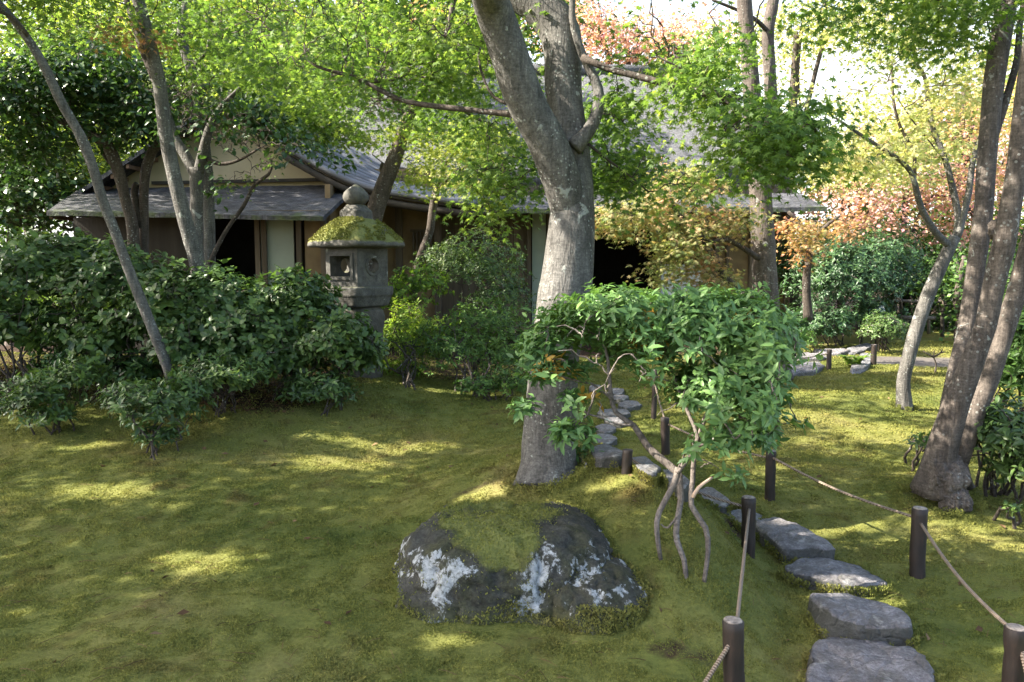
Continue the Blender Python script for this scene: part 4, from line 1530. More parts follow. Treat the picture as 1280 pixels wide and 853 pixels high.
def rope(p, q, label, sag=.03, r_=.0085, knot=None):
    p, q = np.asarray(p, float), np.asarray(q, float)
    n_ = max(10, int(np.linalg.norm(q - p) / .04))
    t = np.linspace(0, 1, n_)[:, None]
    pts = p * (1 - t) + q * t
    pts[:, 2] -= (sag * np.sin(t * math.pi))[:, 0]
    o_ = thing('guide_rope', label, 'rope', p, 'ropes strung between the stakes')
    k = MB()
    k.tube(pts, r_, 8, .05, True, 5)
    k.build('strand', M['rope'], o_)
    if knot:
        k = MB()
        for (c_, sr, z_) in knot:
            a = np.linspace(0, 2 * math.pi * .98, 20)
            k.tube(np.c_[c_[0] + (sr + r_ * .7) * np.cos(a), c_[1] + (sr + r_ * .7) * np.sin(a), z_ + .006 * np.sin(a * .5)], r_, 7, .1)
        k.build('loop', M['rope'], o_)
    return o_
def tie(key, dz):
    g0, tz, r_ = STAKES[key]
    return np.array([g0[0], g0[1], tz - dz])
def edge(a_, b_):
    """start and end on the faces of two stakes"""
    return a_, b_
def rope_between(ka, kb, za, zb_, label, sag=.02):
    a_, b_ = tie(ka, za), tie(kb, zb_)
    d_ = b_ - a_
    d_[2] = 0
    u_ = d_ / np.linalg.norm(d_)
    return rope(a_ + u_ * STAKES[ka][2] * .7, b_ - u_ * STAKES[kb][2] * .7, label, sag, .0075)
rope_between('b', 'a', .055, .02, 'taut rope from the stake by the shrub stems down to the near left stake', .0)
rope_between('c', 'd', .04, .055, 'rope sagging over the right lawn between the slim stake and the dark lawn stake', .03)
rope_between('d', 'e', .07, .03, 'rope running from the dark lawn stake down to the bottom right corner stake', .04)
rope_between('f', 'b', .05, .05, 'rope along the left path edge from the short black stake to the charred stake', .03)
rope_between('g', 'c', .05, .05, 'rope behind the shrub from the middle stake to the slim stake', .03)
rope_between('h', 'g', .12, .05, 'far rope between the capped stake and the middle stake', .02)
a_ = tie('a', .08)
rope(a_ + np.array([-.03, -.02, 0]), P(872, 868, 2.65), 'rope end leaving the near left stake at the bottom edge', 0)
a_ = tie('e', .07)
rope(a_ + np.array([.0, -.03, 0]), P(1290, 870, 2.6), 'rope leaving the bottom right stake towards the camera', 0)
rope(tie('i', .05), P(980, 449, 10.0), 'thin far rope from the little stake to the house corner', .02, .008)

# ------------------------------------------------------------------ shrubs
def shrub(name, label, base, ells, n_ros, per, size, mat, stems=10, tmpl=None, group=None, cat='shrub', tilt=(50, 88), up=.6, stem_r=.012, yellow=None, stem_mat='twig', custom_stems=None, rough_amt=.8, thick=.30, fan=True):
    """ells: (px, py, depth, rx_px, ry_px, r_depth_m)"""
    tmpl = tmpl or LEAF
    E = []
    for e in ells:
        E.append((P(e[0], e[1], e[2]), np.array([e[3] * e[2] / F, e[5], e[4] * e[2] / F])))
    area = np.array([(r_[0] * r_[2] + r_[1] * r_[2] + r_[0] * r_[1]) for c_, r_ in E])
    pick = RNG.choice(len(E), n_ros, p=area / area.sum())
    dirs = nrm(RNG.normal(size=(n_ros, 3)))
    dirs[:, 2] = np.where(dirs[:, 2] < -.35, -dirs[:, 2] * RNG.random(n_ros), dirs[:, 2])
    dirs = nrm(dirs)
    cc = np.array([E[i][0] for i in pick]); rr_ = np.array([E[i][1] for i in pick])
    lump = 1 + rough_amt * fbm(dirs * 2.6 + pick[:, None] * 7.7 + len(label), 3, 3)
    rad_ = (1 - np.abs(RNG.normal(0, thick, n_ros))) * lump
    pos = cc + dirs * rr_ * rad_[:, None]
    # inside another lobe: drop most
    keep = np.ones(n_ros, bool)
    for i, (c_, r_) in enumerate(E):
        q_ = np.linalg.norm((pos - c_) / r_, axis=1)
        keep &= ~((q_ < .62) & (pick != i))
    gz = H(pos[:, 0], pos[:, 1])
    keep &= pos[:, 2] > gz + .02
    pos, dirs = pos[keep], dirs[keep]
    n_ = len(pos)
    axis = nrm(dirs + np.array([0, 0, up]) + RNG.normal(0, .35, (n_, 3)))
    idx = np.repeat(np.arange(n_), per)
    m_ = len(idx)
    ax = axis[idx]
    ref = nrm(np.cross(ax, nrm(RNG.normal(size=(n_, 3)))[idx] + 1e-3))
    ref2 = np.cross(ax, ref)
    ph = (np.tile(np.arange(per), n_) * 2 * math.pi / per) + RNG.normal(0, .3, m_)
    perp = ref * np.cos(ph)[:, None] + ref2 * np.sin(ph)[:, None]
    ta = np.radians(RNG.uniform(tilt[0], tilt[1], m_))
    tip = ax * np.cos(ta)[:, None] + perp * np.sin(ta)[:, None] + np.array([0, 0, -.15])
    nor = ax * np.sin(ta)[:, None] - perp * np.cos(ta)[:, None] + RNG.normal(0, .12, (m_, 3))
    sz = size * (.5 + .7 * RNG.random(m_)) * np.repeat(.8 + .35 * RNG.random(n_), per)
    lp = pos[idx] + ax * (RNG.normal(0, size * .25, m_))[:, None] + RNG.normal(0, size * .12, (m_, 3))
    t = thing(name, label, cat, base, group)
    k = MB()
    if yellow:
        ysel = np.zeros(n_, bool)
        for (yx, yy, yd, yr) in yellow:
            ysel |= (np.linalg.norm(pos - P(yx, yy, yd), axis=1) < yr) & (RNG.random(n_) < .55)
        ym_ = ysel[idx]
        k2 = MB()
        put_leaves(k2, tmpl, lp[ym_], nor[ym_], tip[ym_], sz[ym_])
        if k2.v: k2.build('yellowing_leaves', M['yellowing'], t, True)
        put_leaves(k, tmpl, lp[~ym_], nor[~ym_], tip[~ym_], sz[~ym_])
    else:
        put_leaves(k, tmpl, lp, nor, tip, sz)
    k.build('foliage', M[mat], t, True)
    base = np.asarray(base, float)
    S_, nodes, own = [], [], []
    if custom_stems:
        sb = MB()
        for cs, dd in custom_stems:
            s_ = limb(sb, cs, dd[0], d2=dd[1], sides=10, rough=.14, scale=.29)
            nodes.append(s_[len(s_) // 2:, :3])
            own.append(np.zeros(len(nodes[-1]), int))
        S_.append(sb)
    else:
        for i in range(stems):
            sb = MB()
            tgt = pos[RNG.integers(0, n_)]
            b0 = base + np.array([RNG.normal(0, .06), RNG.normal(0, .06), 0])
            e_ = E[RNG.integers(0, len(E))]
            b0[:2] += (e_[0][:2] - base[:2]) * .6 * RNG.random()
            b0[2] = Hf(b0[0], b0[1]) - .03
            p_ = wig(b0, tgt, 9, .06)
            sb.tube(p_, np.linspace(stem_r, stem_r * .3, 9), 6, .1, False)
            nodes.append(p_[3:])
            own.append(np.full(6, i))
            S_.append(sb)
    nodes = np.concatenate(nodes); own = np.concatenate(own)
    for i in RNG.permutation(n_)[:min(n_, 260)]:
        dd = np.linalg.norm(nodes - pos[i], axis=1)
        j = int(np.argmin(dd))
        if dd[j] > (.32 if custom_stems else .6): continue
        p_ = wig(nodes[j], pos[i], 6, .045)
        S_[own[j]].tube(p_, np.linspace(stem_r * .45, stem_r * .16, 6), 4, 0, False)
        nodes = np.vstack([nodes, p_[2:5]])
        own = np.concatenate([own, np.full(3, own[j])])
    for sb in S_:
        sb.build('stems' if custom_stems else 'stem', M[stem_mat], t)
    return t

# foreground rhododendron on twisted stems
rb = G(855, 722)
DS = rb[1] - 3.70
cst = [([(826, 700, 9), (821, 665, 12), (824, 640, 13), (842, 607, 14), (848, 585, 16)], (DS + 3.72, DS + 3.80)),
       ([(858, 728, 11), (855, 700, 12), (846, 676, 13), (846, 655, 13), (851, 625, 14), (849, 600, 16), (846, 590, 18), (822, 570, 17), (808, 556, 15), (792, 532, 12), (770, 516, 11), (763, 490, 10), (760, 450, 8), (752, 420, 6)], (DS + 3.70, DS + 4.15)),
       ([(880, 728, 10), (885, 690, 11), (882, 660, 13), (864, 632, 13), (866, 600, 12), (868, 570, 11), (880, 525, 10), (900, 480, 8), (905, 430, 6)], (DS + 3.70, DS + 4.05)),
       ([(846, 592, 12), (862, 570, 11), (872, 548, 10), (862, 520, 9), (845, 480, 8), (830, 430, 6), (825, 400, 5)], (DS + 3.78, DS + 4.1)),
       ([(868, 560, 8), (900, 545, 7), (925, 520, 6), (940, 480, 5)], (DS + 3.85, DS + 4.0)),
       ([(792, 532, 6), (770, 530, 5), (735, 518, 4), (715, 545, 3)], (DS + 3.95, DS + 3.9)),
       ([(765, 500, 6), (740, 480, 5), (700, 470, 4), (690, 440, 4)], (DS + 4.05, DS + 4.1)),
       ([(850, 640, 6), (835, 660, 5), (826, 655, 3)], (DS + 3.72, DS + 3.75))]
shrub('rhododendron', 'flat-topped rhododendron with glossy leaves on bare twisted stems beside the boulder', (rb[0], rb[1], rb[2]),
      [(728, 425, DS + 4.1, 60, 56, .33), (790, 405, DS + 4.2, 85, 45, .4), (870, 415, DS + 4.1, 85, 55, .42), (930, 430, DS + 4.0, 55, 60, .38), (905, 500, DS + 3.9, 76, 66, .38), (895, 548, DS + 3.8, 46, 24, .24), (770, 455, DS + 4.0, 70, 45, .3), (705, 470, DS + 4.02, 40, 30, .22), (860, 565, DS + 3.8, 22, 16, .12), (715, 545, DS + 3.85, 26, 16, .1), (945, 545, DS + 3.9, 26, 22, .14), (672, 445, DS + 4.1, 20, 20, .13), (790, 480, DS + 3.9, 40, 28, .2), (905, 590, DS + 3.75, 26, 12, .1), (655, 512, DS + 3.95, 14, 6, .06), (735, 505, DS + 3.9, 30, 18, .14)],
      3700, 7, .056, 'rhodo', tmpl=LEAF, custom_stems=cst, stem_mat='stem', tilt=(48, 95), up=.75, stem_r=.010, yellow=[(695, 470, DS + 4.0, .10), (745, 495, DS + 3.9, .10), (815, 420, DS + 4.0, .12), (735, 510, DS + 3.9, .08), (930, 400, DS + 3.9, .06)], thick=.25)
k = MB()
pts_ = np.array([P(868, 622, DS + 3.6), P(878, 606, DS + 3.62), P(890, 597, DS + 3.65)])
# left shrub bank
shrub('camellia_bush', 'tall dark camellia bush at the left edge of the photo', G(40, 520), [(30, 350, 7.3, 90, 60, .7), (10, 415, 7.0, 80, 60, .5), (90, 325, 7.6, 55, 34, .5)], 1900, 5, .075, 'camellia', 14, ROUND)
shrub('camellia_bush', 'dense glossy camellia bush behind the leaning thin trunk', G(160, 505), [(150, 362, 7.2, 72, 52, .6), (200, 400, 7.0, 60, 60, .5), (120, 430, 6.9, 60, 50, .4)], 1800, 5, .073, 'camellia', 14, ROUND)
shrub('camellia_bush', 'broad camellia bush in front of the dark open room', G(270, 500), [(270, 382, 7.1, 75, 46, .5), (310, 420, 7.0, 60, 55, .5), (240, 440, 6.8, 50, 45, .4)], 1650, 5, .072, 'camellia', 12, ROUND)
shrub('camellia_bush', 'leafy camellia bush just left of the stone lantern', G(370, 505), [(370, 390, 7.2, 55, 48, .4), (345, 450, 7.0, 55, 40, .4), (420, 435, 6.9, 46, 42, .35), (450, 450, 7.0, 28, 30, .25)], 2200, 5, .070, 'camellia', 10, ROUND)
shrub('low_shrub', 'low sparse shrub with grey stems at the far left of the moss', G(62, 545), [(55, 495, 6.1, 48, 32, .3), (100, 475, 6.2, 30, 28, .3), (20, 510, 6.1, 25, 18, .2), (60, 520, 6.05, 34, 14, .2)], 520, 6, .064, 'camellia', 8, LEAF, group='low shrubs at the lawn edge', stem_r=.008)
shrub('low_shrub', 'small rounded shrub alone on the moss below the leaning thin trunk', G(198, 572), [(195, 515, 5.7, 52, 36, .3), (165, 500, 5.8, 35, 22, .25), (225, 500, 5.8, 30, 30, .25), (200, 545, 5.65, 30, 14, .18)], 600, 6, .060, 'camellia', 8, LEAF, group='low shrubs at the lawn edge', stem_r=.008)
shrub('low_shrub', 'shrub at the lawn edge to the right of the leaning thin trunk', G(275, 515), [(270, 475, 6.2, 50, 30, .3), (310, 470, 6.4, 30, 24, .25)], 430, 6, .068, 'camellia', 10, LEAF, group='low shrubs at the lawn edge', stem_r=.008)
shrub('low_shrub', 'low spreading shrub at the foot of the stone lantern', G(402, 520), [(398, 490, 6.7, 44, 28, .3), (440, 450, 7.1, 30, 30, .25)], 400, 6, .068, 'camellia', 8, LEAF, group='low shrubs at the lawn edge', stem_r=.008)
shrub('low_shrub', 'shady shrub behind the small rounded shrub, in the gap of the bank', G(140, 500), [(100, 465, 6.9, 60, 30, .3), (170, 470, 6.8, 45, 28, .3)], 430, 6, .07, 'evergreen', 8, LEAF, group='low shrubs at the lawn edge', stem_r=.008)
shrub('azalea_bush', 'sunlit yellow-green bush glowing behind the left camellia bushes', (P(110, 400, 8.8)[0], 8.8, Hf(-4.7, 8.8)), [(110, 385, 8.8, 80, 50, .5), (40, 400, 8.7, 60, 45, .5), (200, 390, 8.8, 60, 40, .4)], 1300, 6, .06, 'bright', 10, LEAF)
for px, py in ((60, 400), (110, 395), (150, 420)): hole_point(P(px, py, 8.8), .25)
shrub('camellia_bush', 'camellia bush cut off by the left edge of the photo', (P(-60, 480, 7.6)[0], 7.6, Hf(-5.3, 7.6)), [(-70, 370, 7.5, 95, 75, .8), (-90, 440, 7.2, 70, 50, .5)], 1200, 5, .078, 'camellia', 10, ROUND)
shrub('bank_shrub', 'dense shrub at the right photo edge behind the tree cluster and bank', (P(1340, 440, 9.5)[0], 9.5, Hf(6.5, 9.5)), [(1345, 390, 9.5, 80, 65, .8), (1310, 430, 9.2, 45, 35, .5)], 1400, 6, .075, 'azalea', 8, LEAF)
# shrubs right of the lantern
shrub('azalea_bush', 'bright green bush immediately right of the stone lantern', G(515, 492), [(515, 430, 8.6, 45, 50, .45), (500, 470, 8.3, 35, 22, .3)], 1200, 6, .045, 'bright', 10, LEAF)
shrub('azalea_bush', 'wide mid-green azalea bush left of the big maple trunk', G(590, 500), [(575, 440, 8.2, 65, 48, .5), (630, 450, 8.0, 45, 45, .4), (610, 410, 8.4, 50, 35, .4)], 1900, 6, .045, 'azalea', 14, LEAF)
shrub('azalea_bush', 'tall dark clipped bush against the wooden wall', (P(600, 400, 10.6)[0], 10.6, Hf(-.4, 10.6)), [(595, 340, 10.6, 62, 45, .6), (625, 375, 10.4, 45, 40, .5), (560, 330, 10.7, 35, 30, .4)], 1900, 6, .05, 'camellia', 10, LEAF)
shrub('small_maple_bush', 'yellow-green low maple bush behind the lantern platform', (P(520, 400, 9.8)[0], 9.8, Hf(-1.1, 9.8)), [(525, 360, 9.8, 40, 28, .4), (500, 380, 9.7, 35, 30, .4)], 420, 6, .05, 'bright', 8, DIAW)
shrub('low_shrub', 'thin low shrub with pale stems beside the big maple trunk', G(615, 500), [(640, 480, 7.4, 28, 20, .25), (600, 485, 7.4, 30, 14, .2)], 260, 6, .05, 'azalea', 8, LEAF, group='low shrubs at the lawn edge', stem_r=.008)
# right side
shrub('evergreen_bush', 'large dark evergreen bush by the house corner', (P(1050, 420, 13)[0], 13, Hf(5.3, 13)), [(1050, 360, 13, 62, 58, .8), (1010, 345, 13.4, 40, 66, .8), (1095, 345, 13.2, 50, 55, .8), (1040, 400, 12.7, 60, 26, .4), (1085, 395, 12.8, 34, 30, .4), (1030, 415, 12.6, 40, 18, .3)], 5200, 6, .07, 'evergreen_mid', 10, LEAF)
shrub('evergreen_bush', 'dark evergreen bush behind the rustic wooden railing', (P(1170, 420, 16)[0], 16, Hf(8, 16)), [(1170, 365, 16, 80, 60, 1.0), (1110, 350, 15.5, 50, 66, 1.0), (1240, 370, 15, 70, 66, 1.0), (1150, 405, 15.2, 60, 24, .4), (1230, 405, 14.6, 60, 24, .4)], 4200, 6, .10, 'evergreen', 10, LEAF)
shrub('round_bush', 'small round glossy bush below the little sign', G(1105, 437), [(1104, 414, 11.8, 27, 22, .35)], 650, 6, .05, 'camellia', 8, LEAF)
shrub('low_shrub', 'tiny shrub by the slabs at the house corner', G(1012, 442), [(1008, 428, 11.8, 14, 14, .2)], 200, 6, .045, 'azalea', 5, LEAF, group='low shrubs at the lawn edge', stem_r=.008)
shrub('bank_shrub', 'glossy dark shrub at the right edge beneath the tree cluster', G(1255, 615), [(1258, 550, 4.9, 48, 48, .35), (1290, 580, 4.8, 40, 50, .3), (1230, 530, 5.0, 24, 24, .2)], 620, 6, .075, 'camellia', 14, LEAF)
shrub('bank_shrub', 'taller bush behind the right tree cluster at the photo edge', (P(1265, 480, 6.8)[0], 6.8, Hf(4.2, 6.8)), [(1265, 470, 6.8, 45, 60, .5), (1295, 430, 6.6, 40, 60, .5)], 800, 6, .075, 'azalea', 12, LEAF)
shrub('seedling', 'small leafy seedling at the foot of the big maple trunk', G(738, 577), [(735, 570, 4.5, 16, 8, .07)], 14, 6, .06, 'rhodo', 3, LEAF, cat='plant')
shrub('seedling', 'little leafy sprig at the right photo edge below the shrub', G(1268, 650), [(1268, 636, 4.4, 12, 8, .07)], 10, 5, .05, 'camellia', 3, LEAF, cat='plant')
shrub('seedling', 'low dark sprig left of the knobbly root', G(1150, 572), [(1152, 552, 5.6, 16, 12, .1)], 26, 5, .05, 'camellia', 4, LEAF, cat='plant')

def red_spray(spots, d):
    def f(t):
        mb, c_ = sprays([(px, py, d, rx, ry, .25, n_) for px, py, rx, ry, n_ in spots], .036, 24, (.10, .2))
        mb.build('reddening_leaves', M['orange'], t, False)
    return f

# ------------------------------------------------------------------ trees
D = 4.62
tb_ = G(685, 590)
D = tb_[1]
def root_tube(px0, py0, d0, px1, py1, w0, w1):
    a_, b_ = P(px0, py0, d0), G(px1, py1)
    b_ = b_ - np.array([0, 0, .05])
    mid_ = (a_ + b_) / 2 + np.array([0, 0, -.03])
    s_ = smooth_line(np.array([[*a_, w0], [*mid_, (w0 + w1) / 2], [*b_, w1]]), .05)
    return (s_[:, :3], s_[:, 3], 12, .15)
tree('maple_tree', 'big grey maple with a thick curved trunk forking in two, centre of the photo',
     [dict(pts=[(683, 612, 92), (684, 598, 82), (685, 580, 73), (686, 556, 70), (689, 520, 66), (691, 480, 63), (694, 440, 63), (701, 400, 63), (708, 350, 65), (712, 305, 62), (715, 270, 57), (716, 235, 51), (713, 200, 49), (711, 165, 45), (707, 130, 44), (704, 95, 45), (703, 60, 48), (694, 28, 50), (668, 2, 48), (640, -20, 42), (610, -100, 34), (640, -250, 22)], d=D, d2=D + .5, sides=32, rough=.10),
      dict(pts=[(714, 335, 24, D + .30), (714, 290, 38, D + .26), (707, 245, 47, D + .2), (694, 203, 49, D + .14), (679, 168, 48, D + .08), (662, 136, 47, D + .03), (645, 95, 47, D - .03), (630, 50, 46, D - .1), (615, 5, 46, D - .2), (600, -50, 42), (560, -160, 34), (500, -300, 20)], d=D + .02, d2=D - .6, sides=22, rough=.09),
      dict(pts=[(718, 185, 22), (735, 165, 16), (745, 145, 15), (749, 122, 14), (743, 98, 12), (728, 68, 10), (715, 20, 8), (720, -40, 6)], d=D + .15, d2=D + .3, sides=12, rough=.12),
      dict(pts=[(728, 72, 9), (760, 86, 8), (795, 95, 8), (829, 104, 8), (871, 114, 7), (899, 125, 6), (941, 141, 5), (987, 167, 4), (1010, 178, 2)], d=D + .2, d2=D - .4, sides=8, rough=.1),
      dict(pts=[(871, 114, 5), (880, 95, 4), (850, 85, 3), (820, 70, 2)], d=D - .1, d2=D - .1, sides=6, rough=.1),
      dict(pts=[(660, 143, 10), (630, 142, 8), (590, 138, 7), (545, 133, 7), (508, 127, 6), (475, 113, 6), (445, 97, 5), (410, 88, 4), (385, 76, 3), (380, 50, 2)], d=D + .05, d2=D + .6, sides=8, rough=.12),
      dict(pts=[(460, 103, 4), (490, 100, 4), (510, 92, 3), (520, 80, 3), (540, 78, 2), (545, 50, 2)], d=D + .5, d2=D + .6, sides=6, rough=.1),
      dict(pts=[(636, 130, 5), (618, 122, 4), (605, 100, 3), (598, 70, 3), (605, 50, 2)], d=D + .0, d2=D + .2, sides=6, rough=.1),
      dict(pts=[(735, 180, 4), (760, 200, 3), (790, 222, 2), (810, 240, 2)], d=D + .2, d2=D + .4, sides=6, rough=.1)],
     [(860, 85, D - .1, 60, 32, .4, 1100), (905, 130, D - .2, 50, 22, .4, 700), (955, 175, D - .3, 66, 36, .4, 1500), (985, 150, D - .3, 45, 26, .4, 700), (1015, 190, D - .3, 30, 22, .3, 400), (810, 55, D + .3, 80, 40, .6, 600), (890, 80, D + .2, 60, 45, .5, 450), (765, 170, D + .7, 34, 70, .4, 1500), (785, 215, D + .6, 45, 26, .4, 900), (855, 235, D + .3, 40, 12, .3, 200),
      (590, 60, D + .6, 80, 60, .7, 2600), (490, 90, D + .8, 110, 60, .7, 3600), (400, 60, D + 1.2, 100, 70, .8, 3400), (560, 130, D + 1, 60, 40, .5, 700), (622, 240, D + .7, 38, 46, .4, 1100), (640, 190, D + 1.0, 45, 50, .4, 900),
      (720, -60, D, 260, 60, 1.0, 1500), (480, -40, D + .5, 200, 60, 1.0, 1800)],
     M['maple'], M['bark'], .036, 30, (.14, .32), frac=.75, r0=.007,
     shade_blobs=[(-.9, 5.0, 5.0, 2.2, 1.8, .6, 6500), (1.2, 6.5, 5.6, 2.0, 2.0, .7, 4200), (-.3, 3.2, 4.6, 1.6, 1.4, .5, 2600), (-2.4, 3.2, 5.0, 1.2, 1.2, .5, 2200)], wsize=.085,  # overhead leaves out of view, added to shade the lawn
     )

# thin leaning trunk at the left
tree('slim_tree', 'thin grey trunk leaning across the left shrubs',
     [dict(pts=[(218, 505, 14.6), (213, 470, 12.9), (200, 435, 12.9), (182, 390, 12.9), (160, 335, 12.0), (142, 285, 12.0), (128, 250, 12.0), (118, 215, 12.0), (106, 182, 12.9), (95, 160, 11.2), (75, 125, 11.2), (55, 82, 10.3), (30, 42, 9.5), (-5, 0, 8.6), (-60, -60, 6.9), (-110, -150, 4.3)], d=6.35, d2=6.0, sides=12, rough=.08),
      dict(pts=[(35, 45, 5.2), (15, 22, 5.2), (-10, 12, 4.3), (-60, 0, 3.4)], d=6.05, d2=5.9, sides=8)],
     [(20, -20, 6.2, 140, 40, .8, 900), (-80, -60, 6, 120, 80, 1.0, 900)], M['maple'], M['bark'], .038, 30, frac=.5,
     shade_blobs=[(-5.6, 4.2, 5.2, 1.9, 1.6, .8, 8500), (-4.2, 5.6, 5.0, 1.5, 1.6, .6, 5500), (-6.3, 2.6, 5.4, 2.5, 1.6, .8, 12000), (-5.6, 1.6, 5.0, 2.2, 1.1, .6, 8000), (-4.2, 2.8, 4.8, 1.6, 1.2, .6, 7000)], wsize=.095)  # unseen leaves added up left to shade the lower lawn
# double trunk left
tree('maple_tree', 'slender maple with two grey trunks crossing in the left of the photo',
     [dict(pts=[(262, 480, 18.9), (254, 400, 18.9), (246, 330, 18.1), (238, 300, 18.1), (226, 255, 17.2), (214, 205, 16.3), (206, 160, 16.3), (200, 110, 15.5), (190, 65, 15.5), (178, 20, 14.6), (165, -25, 13.8), (120, -150, 10.3), (60, -300, 6.9)], d=7.3, d2=7.0, sides=14, rough=.08),
      dict(pts=[(202, 122, 10.3), (190, 92, 8.6), (178, 62, 8.6), (168, 30, 7.7), (158, 0, 6.9), (140, -60, 5.2)], d=7.25, d2=7.6, sides=10, rough=.1),
      dict(pts=[(150, -60, 6.9), (230, -90, 5.2), (330, -110, 3.4)], d=7.1, d2=6.6, sides=8)],
     [(160, 20, 7.4, 150, 40, 1.0, 1800), (60, 25, 7.6, 110, 40, 1.0, 1400), (300, 25, 7.2, 130, 40, 1.0, 1800), (260, 80, 7.6, 60, 40, .7, 600)], M['maple'], M['bark'], .04, 30, frac=.6,
     shade_blobs=[(-5.2, 6.8, 5.6, 2.2, 2.0, .8, 7000), (-7.2, 5.0, 6.2, 2.2, 2.4, .9, 9500), (-8.8, 4.6, 5.4, 1.8, 1.8, .8, 8000), (-3.0, 6.2, 5.0, 1.8, 1.6, .6, 4500), (-7.0, 7.5, 4.2, 1.6, 1.8, .9, 4500)], wsize=.095, extra=red_spray([(150, 42, 20, 10, 170), (195, 45, 14, 6, 70)], 6.9))  # extra leaf masses out of view, added as shade for the left lawn
# forked trunk with dark evergreen crown
tree('evergreen_tree', 'evergreen tree with a stout forked trunk and dark crown left of the gable',
     [dict(pts=[(262, 480, 18.9), (252, 400, 17.2), (247, 330, 16.3), (246, 280, 15.5), (246, 240, 15.5), (246, 210, 18.9)], d=8.2, sides=14, rough=.08),
      dict(pts=[(244, 218, 13.8), (232, 195, 12.9), (218, 172, 12.0), (210, 145, 9.5), (200, 110, 6.9)], d=8.2, d2=8.3, sides=10, rough=.1),
      dict(pts=[(248, 218, 13.8), (254, 190, 12.0), (262, 160, 10.3), (275, 135, 6.9), (300, 110, 4.3)], d=8.2, d2=8.0, sides=10, rough=.1),
      dict(pts=[(250, 195, 6.9), (275, 205, 5.2), (300, 200, 3.4), (325, 185, 2.6)], d=8.2, d2=8.0, sides=8, rough=.1)],
     [(255, 140, 8.1, 62, 32, .6, 3200), (305, 165, 7.9, 40, 32, .5, 1800), (225, 115, 8.2, 40, 25, .5, 1300), (295, 150, 8.0, 58, 36, .5, 2600), (350, 178, 7.9, 40, 20, .4, 1000), (330, 205, 8.0, 26, 14, .3, 400), (295, 222, 8.0, 25, 10, .3, 200), (395, 195, 7.9, 20, 10, .3, 200)], M['evergreen'], M['bark'], .078, 30, (.15, .3), ROUND, frac=.8, tilt=.8)
# maple trunk behind (upper)
tree('maple_tree', 'maple with a crooked grey trunk rising behind the evergreen crown',
     [dict(pts=[(262, 420, 13.8), (262, 300, 13.8), (258, 200, 12.9), (245, 120, 12.9), (240, 90, 12.9), (230, 60, 11.2), (227, 35, 10.3), (233, 5, 10.3), (240, -40, 8.6), (230, -120, 5.2)], d=9.3, sides=12, rough=.08),
      dict(pts=[(241, 85, 5.2), (258, 65, 4.3), (268, 45, 3.4), (300, 30, 2.6), (340, 18, 1.7)], d=9.3, d2=8.8, sides=8),
      dict(pts=[(258, 65, 3.4), (262, 40, 2.6), (255, 20, 1.7)], d=9.2, d2=9.2, sides=6)],
     [(340, 90, 9.2, 110, 60, 1.0, 4200), (370, 150, 9, 55, 26, .6, 1500), (410, 135, 9, 90, 35, .8, 2600), (290, 40, 9.5, 120, 40, 1.0, 2200), (170, 50, 9.8, 80, 40, .8, 1400)], M['maple'], M['bark'], .042, 30, frac=.7)
# dark multi-stem at left
tree('evergreen_tree', 'multi-stemmed dark evergreen at the far left before the shingled roof',
     [dict(pts=[(172, 400, 18), (166, 290, 14), (158, 255, 13), (148, 215, 14), (134, 182, 14), (110, 168, 11), (85, 155, 8), (50, 145, 5)], d=9.2, d2=8.8, sides=12, rough=.1),
      dict(pts=[(148, 212, 9), (130, 188, 8), (134, 150, 8), (136, 120, 5)], d=9.1, d2=9.3, sides=8, rough=.1),
      dict(pts=[(180, 400, 14), (180, 290, 11), (180, 240, 11), (182, 215, 12), (190, 190, 11), (200, 175, 9), (185, 160, 7), (172, 130, 5)], d=9.3, d2=9.1, sides=10, rough=.1),
      dict(pts=[(176, 285, 9), (168, 240, 9), (172, 230, 8)], d=9.25, sides=8)],
     [(60, 115, 9, 85, 38, .8, 3600), (140, 95, 9.2, 80, 32, .8, 3200), (90, 65, 9.4, 60, 25, .7, 1300), (30, 170, 8.8, 60, 30, .6, 1200), (180, 140, 9, 40, 22, .5, 1000), (150, 165, 9, 60, 14, .5, 500)], M['evergreen'], M['bark_dark'], .082, 30, (.18, .34), ROUND, frac=.9, tilt=.8, r0=.012)
tree('bare_sapling', 'thin bare bent stem leaning in front of the shingled eave',
     [dict(pts=[(262, 330, 6), (270, 312, 6), (285, 285, 5), (305, 257, 5), (318, 232, 5), (336, 218, 4), (340, 205, 3)], d=9.0, sides=8, rough=.1),
      dict(pts=[(262, 330, 6), (255, 380, 7), (250, 430, 7)], d=9.0, sides=8)],
     [(345, 200, 9.0, 22, 10, .2, 90), (290, 232, 9.0, 22, 8, .2, 60)], M['maple'], M['stem'], .04, 20, (.1, .2), frac=.6)
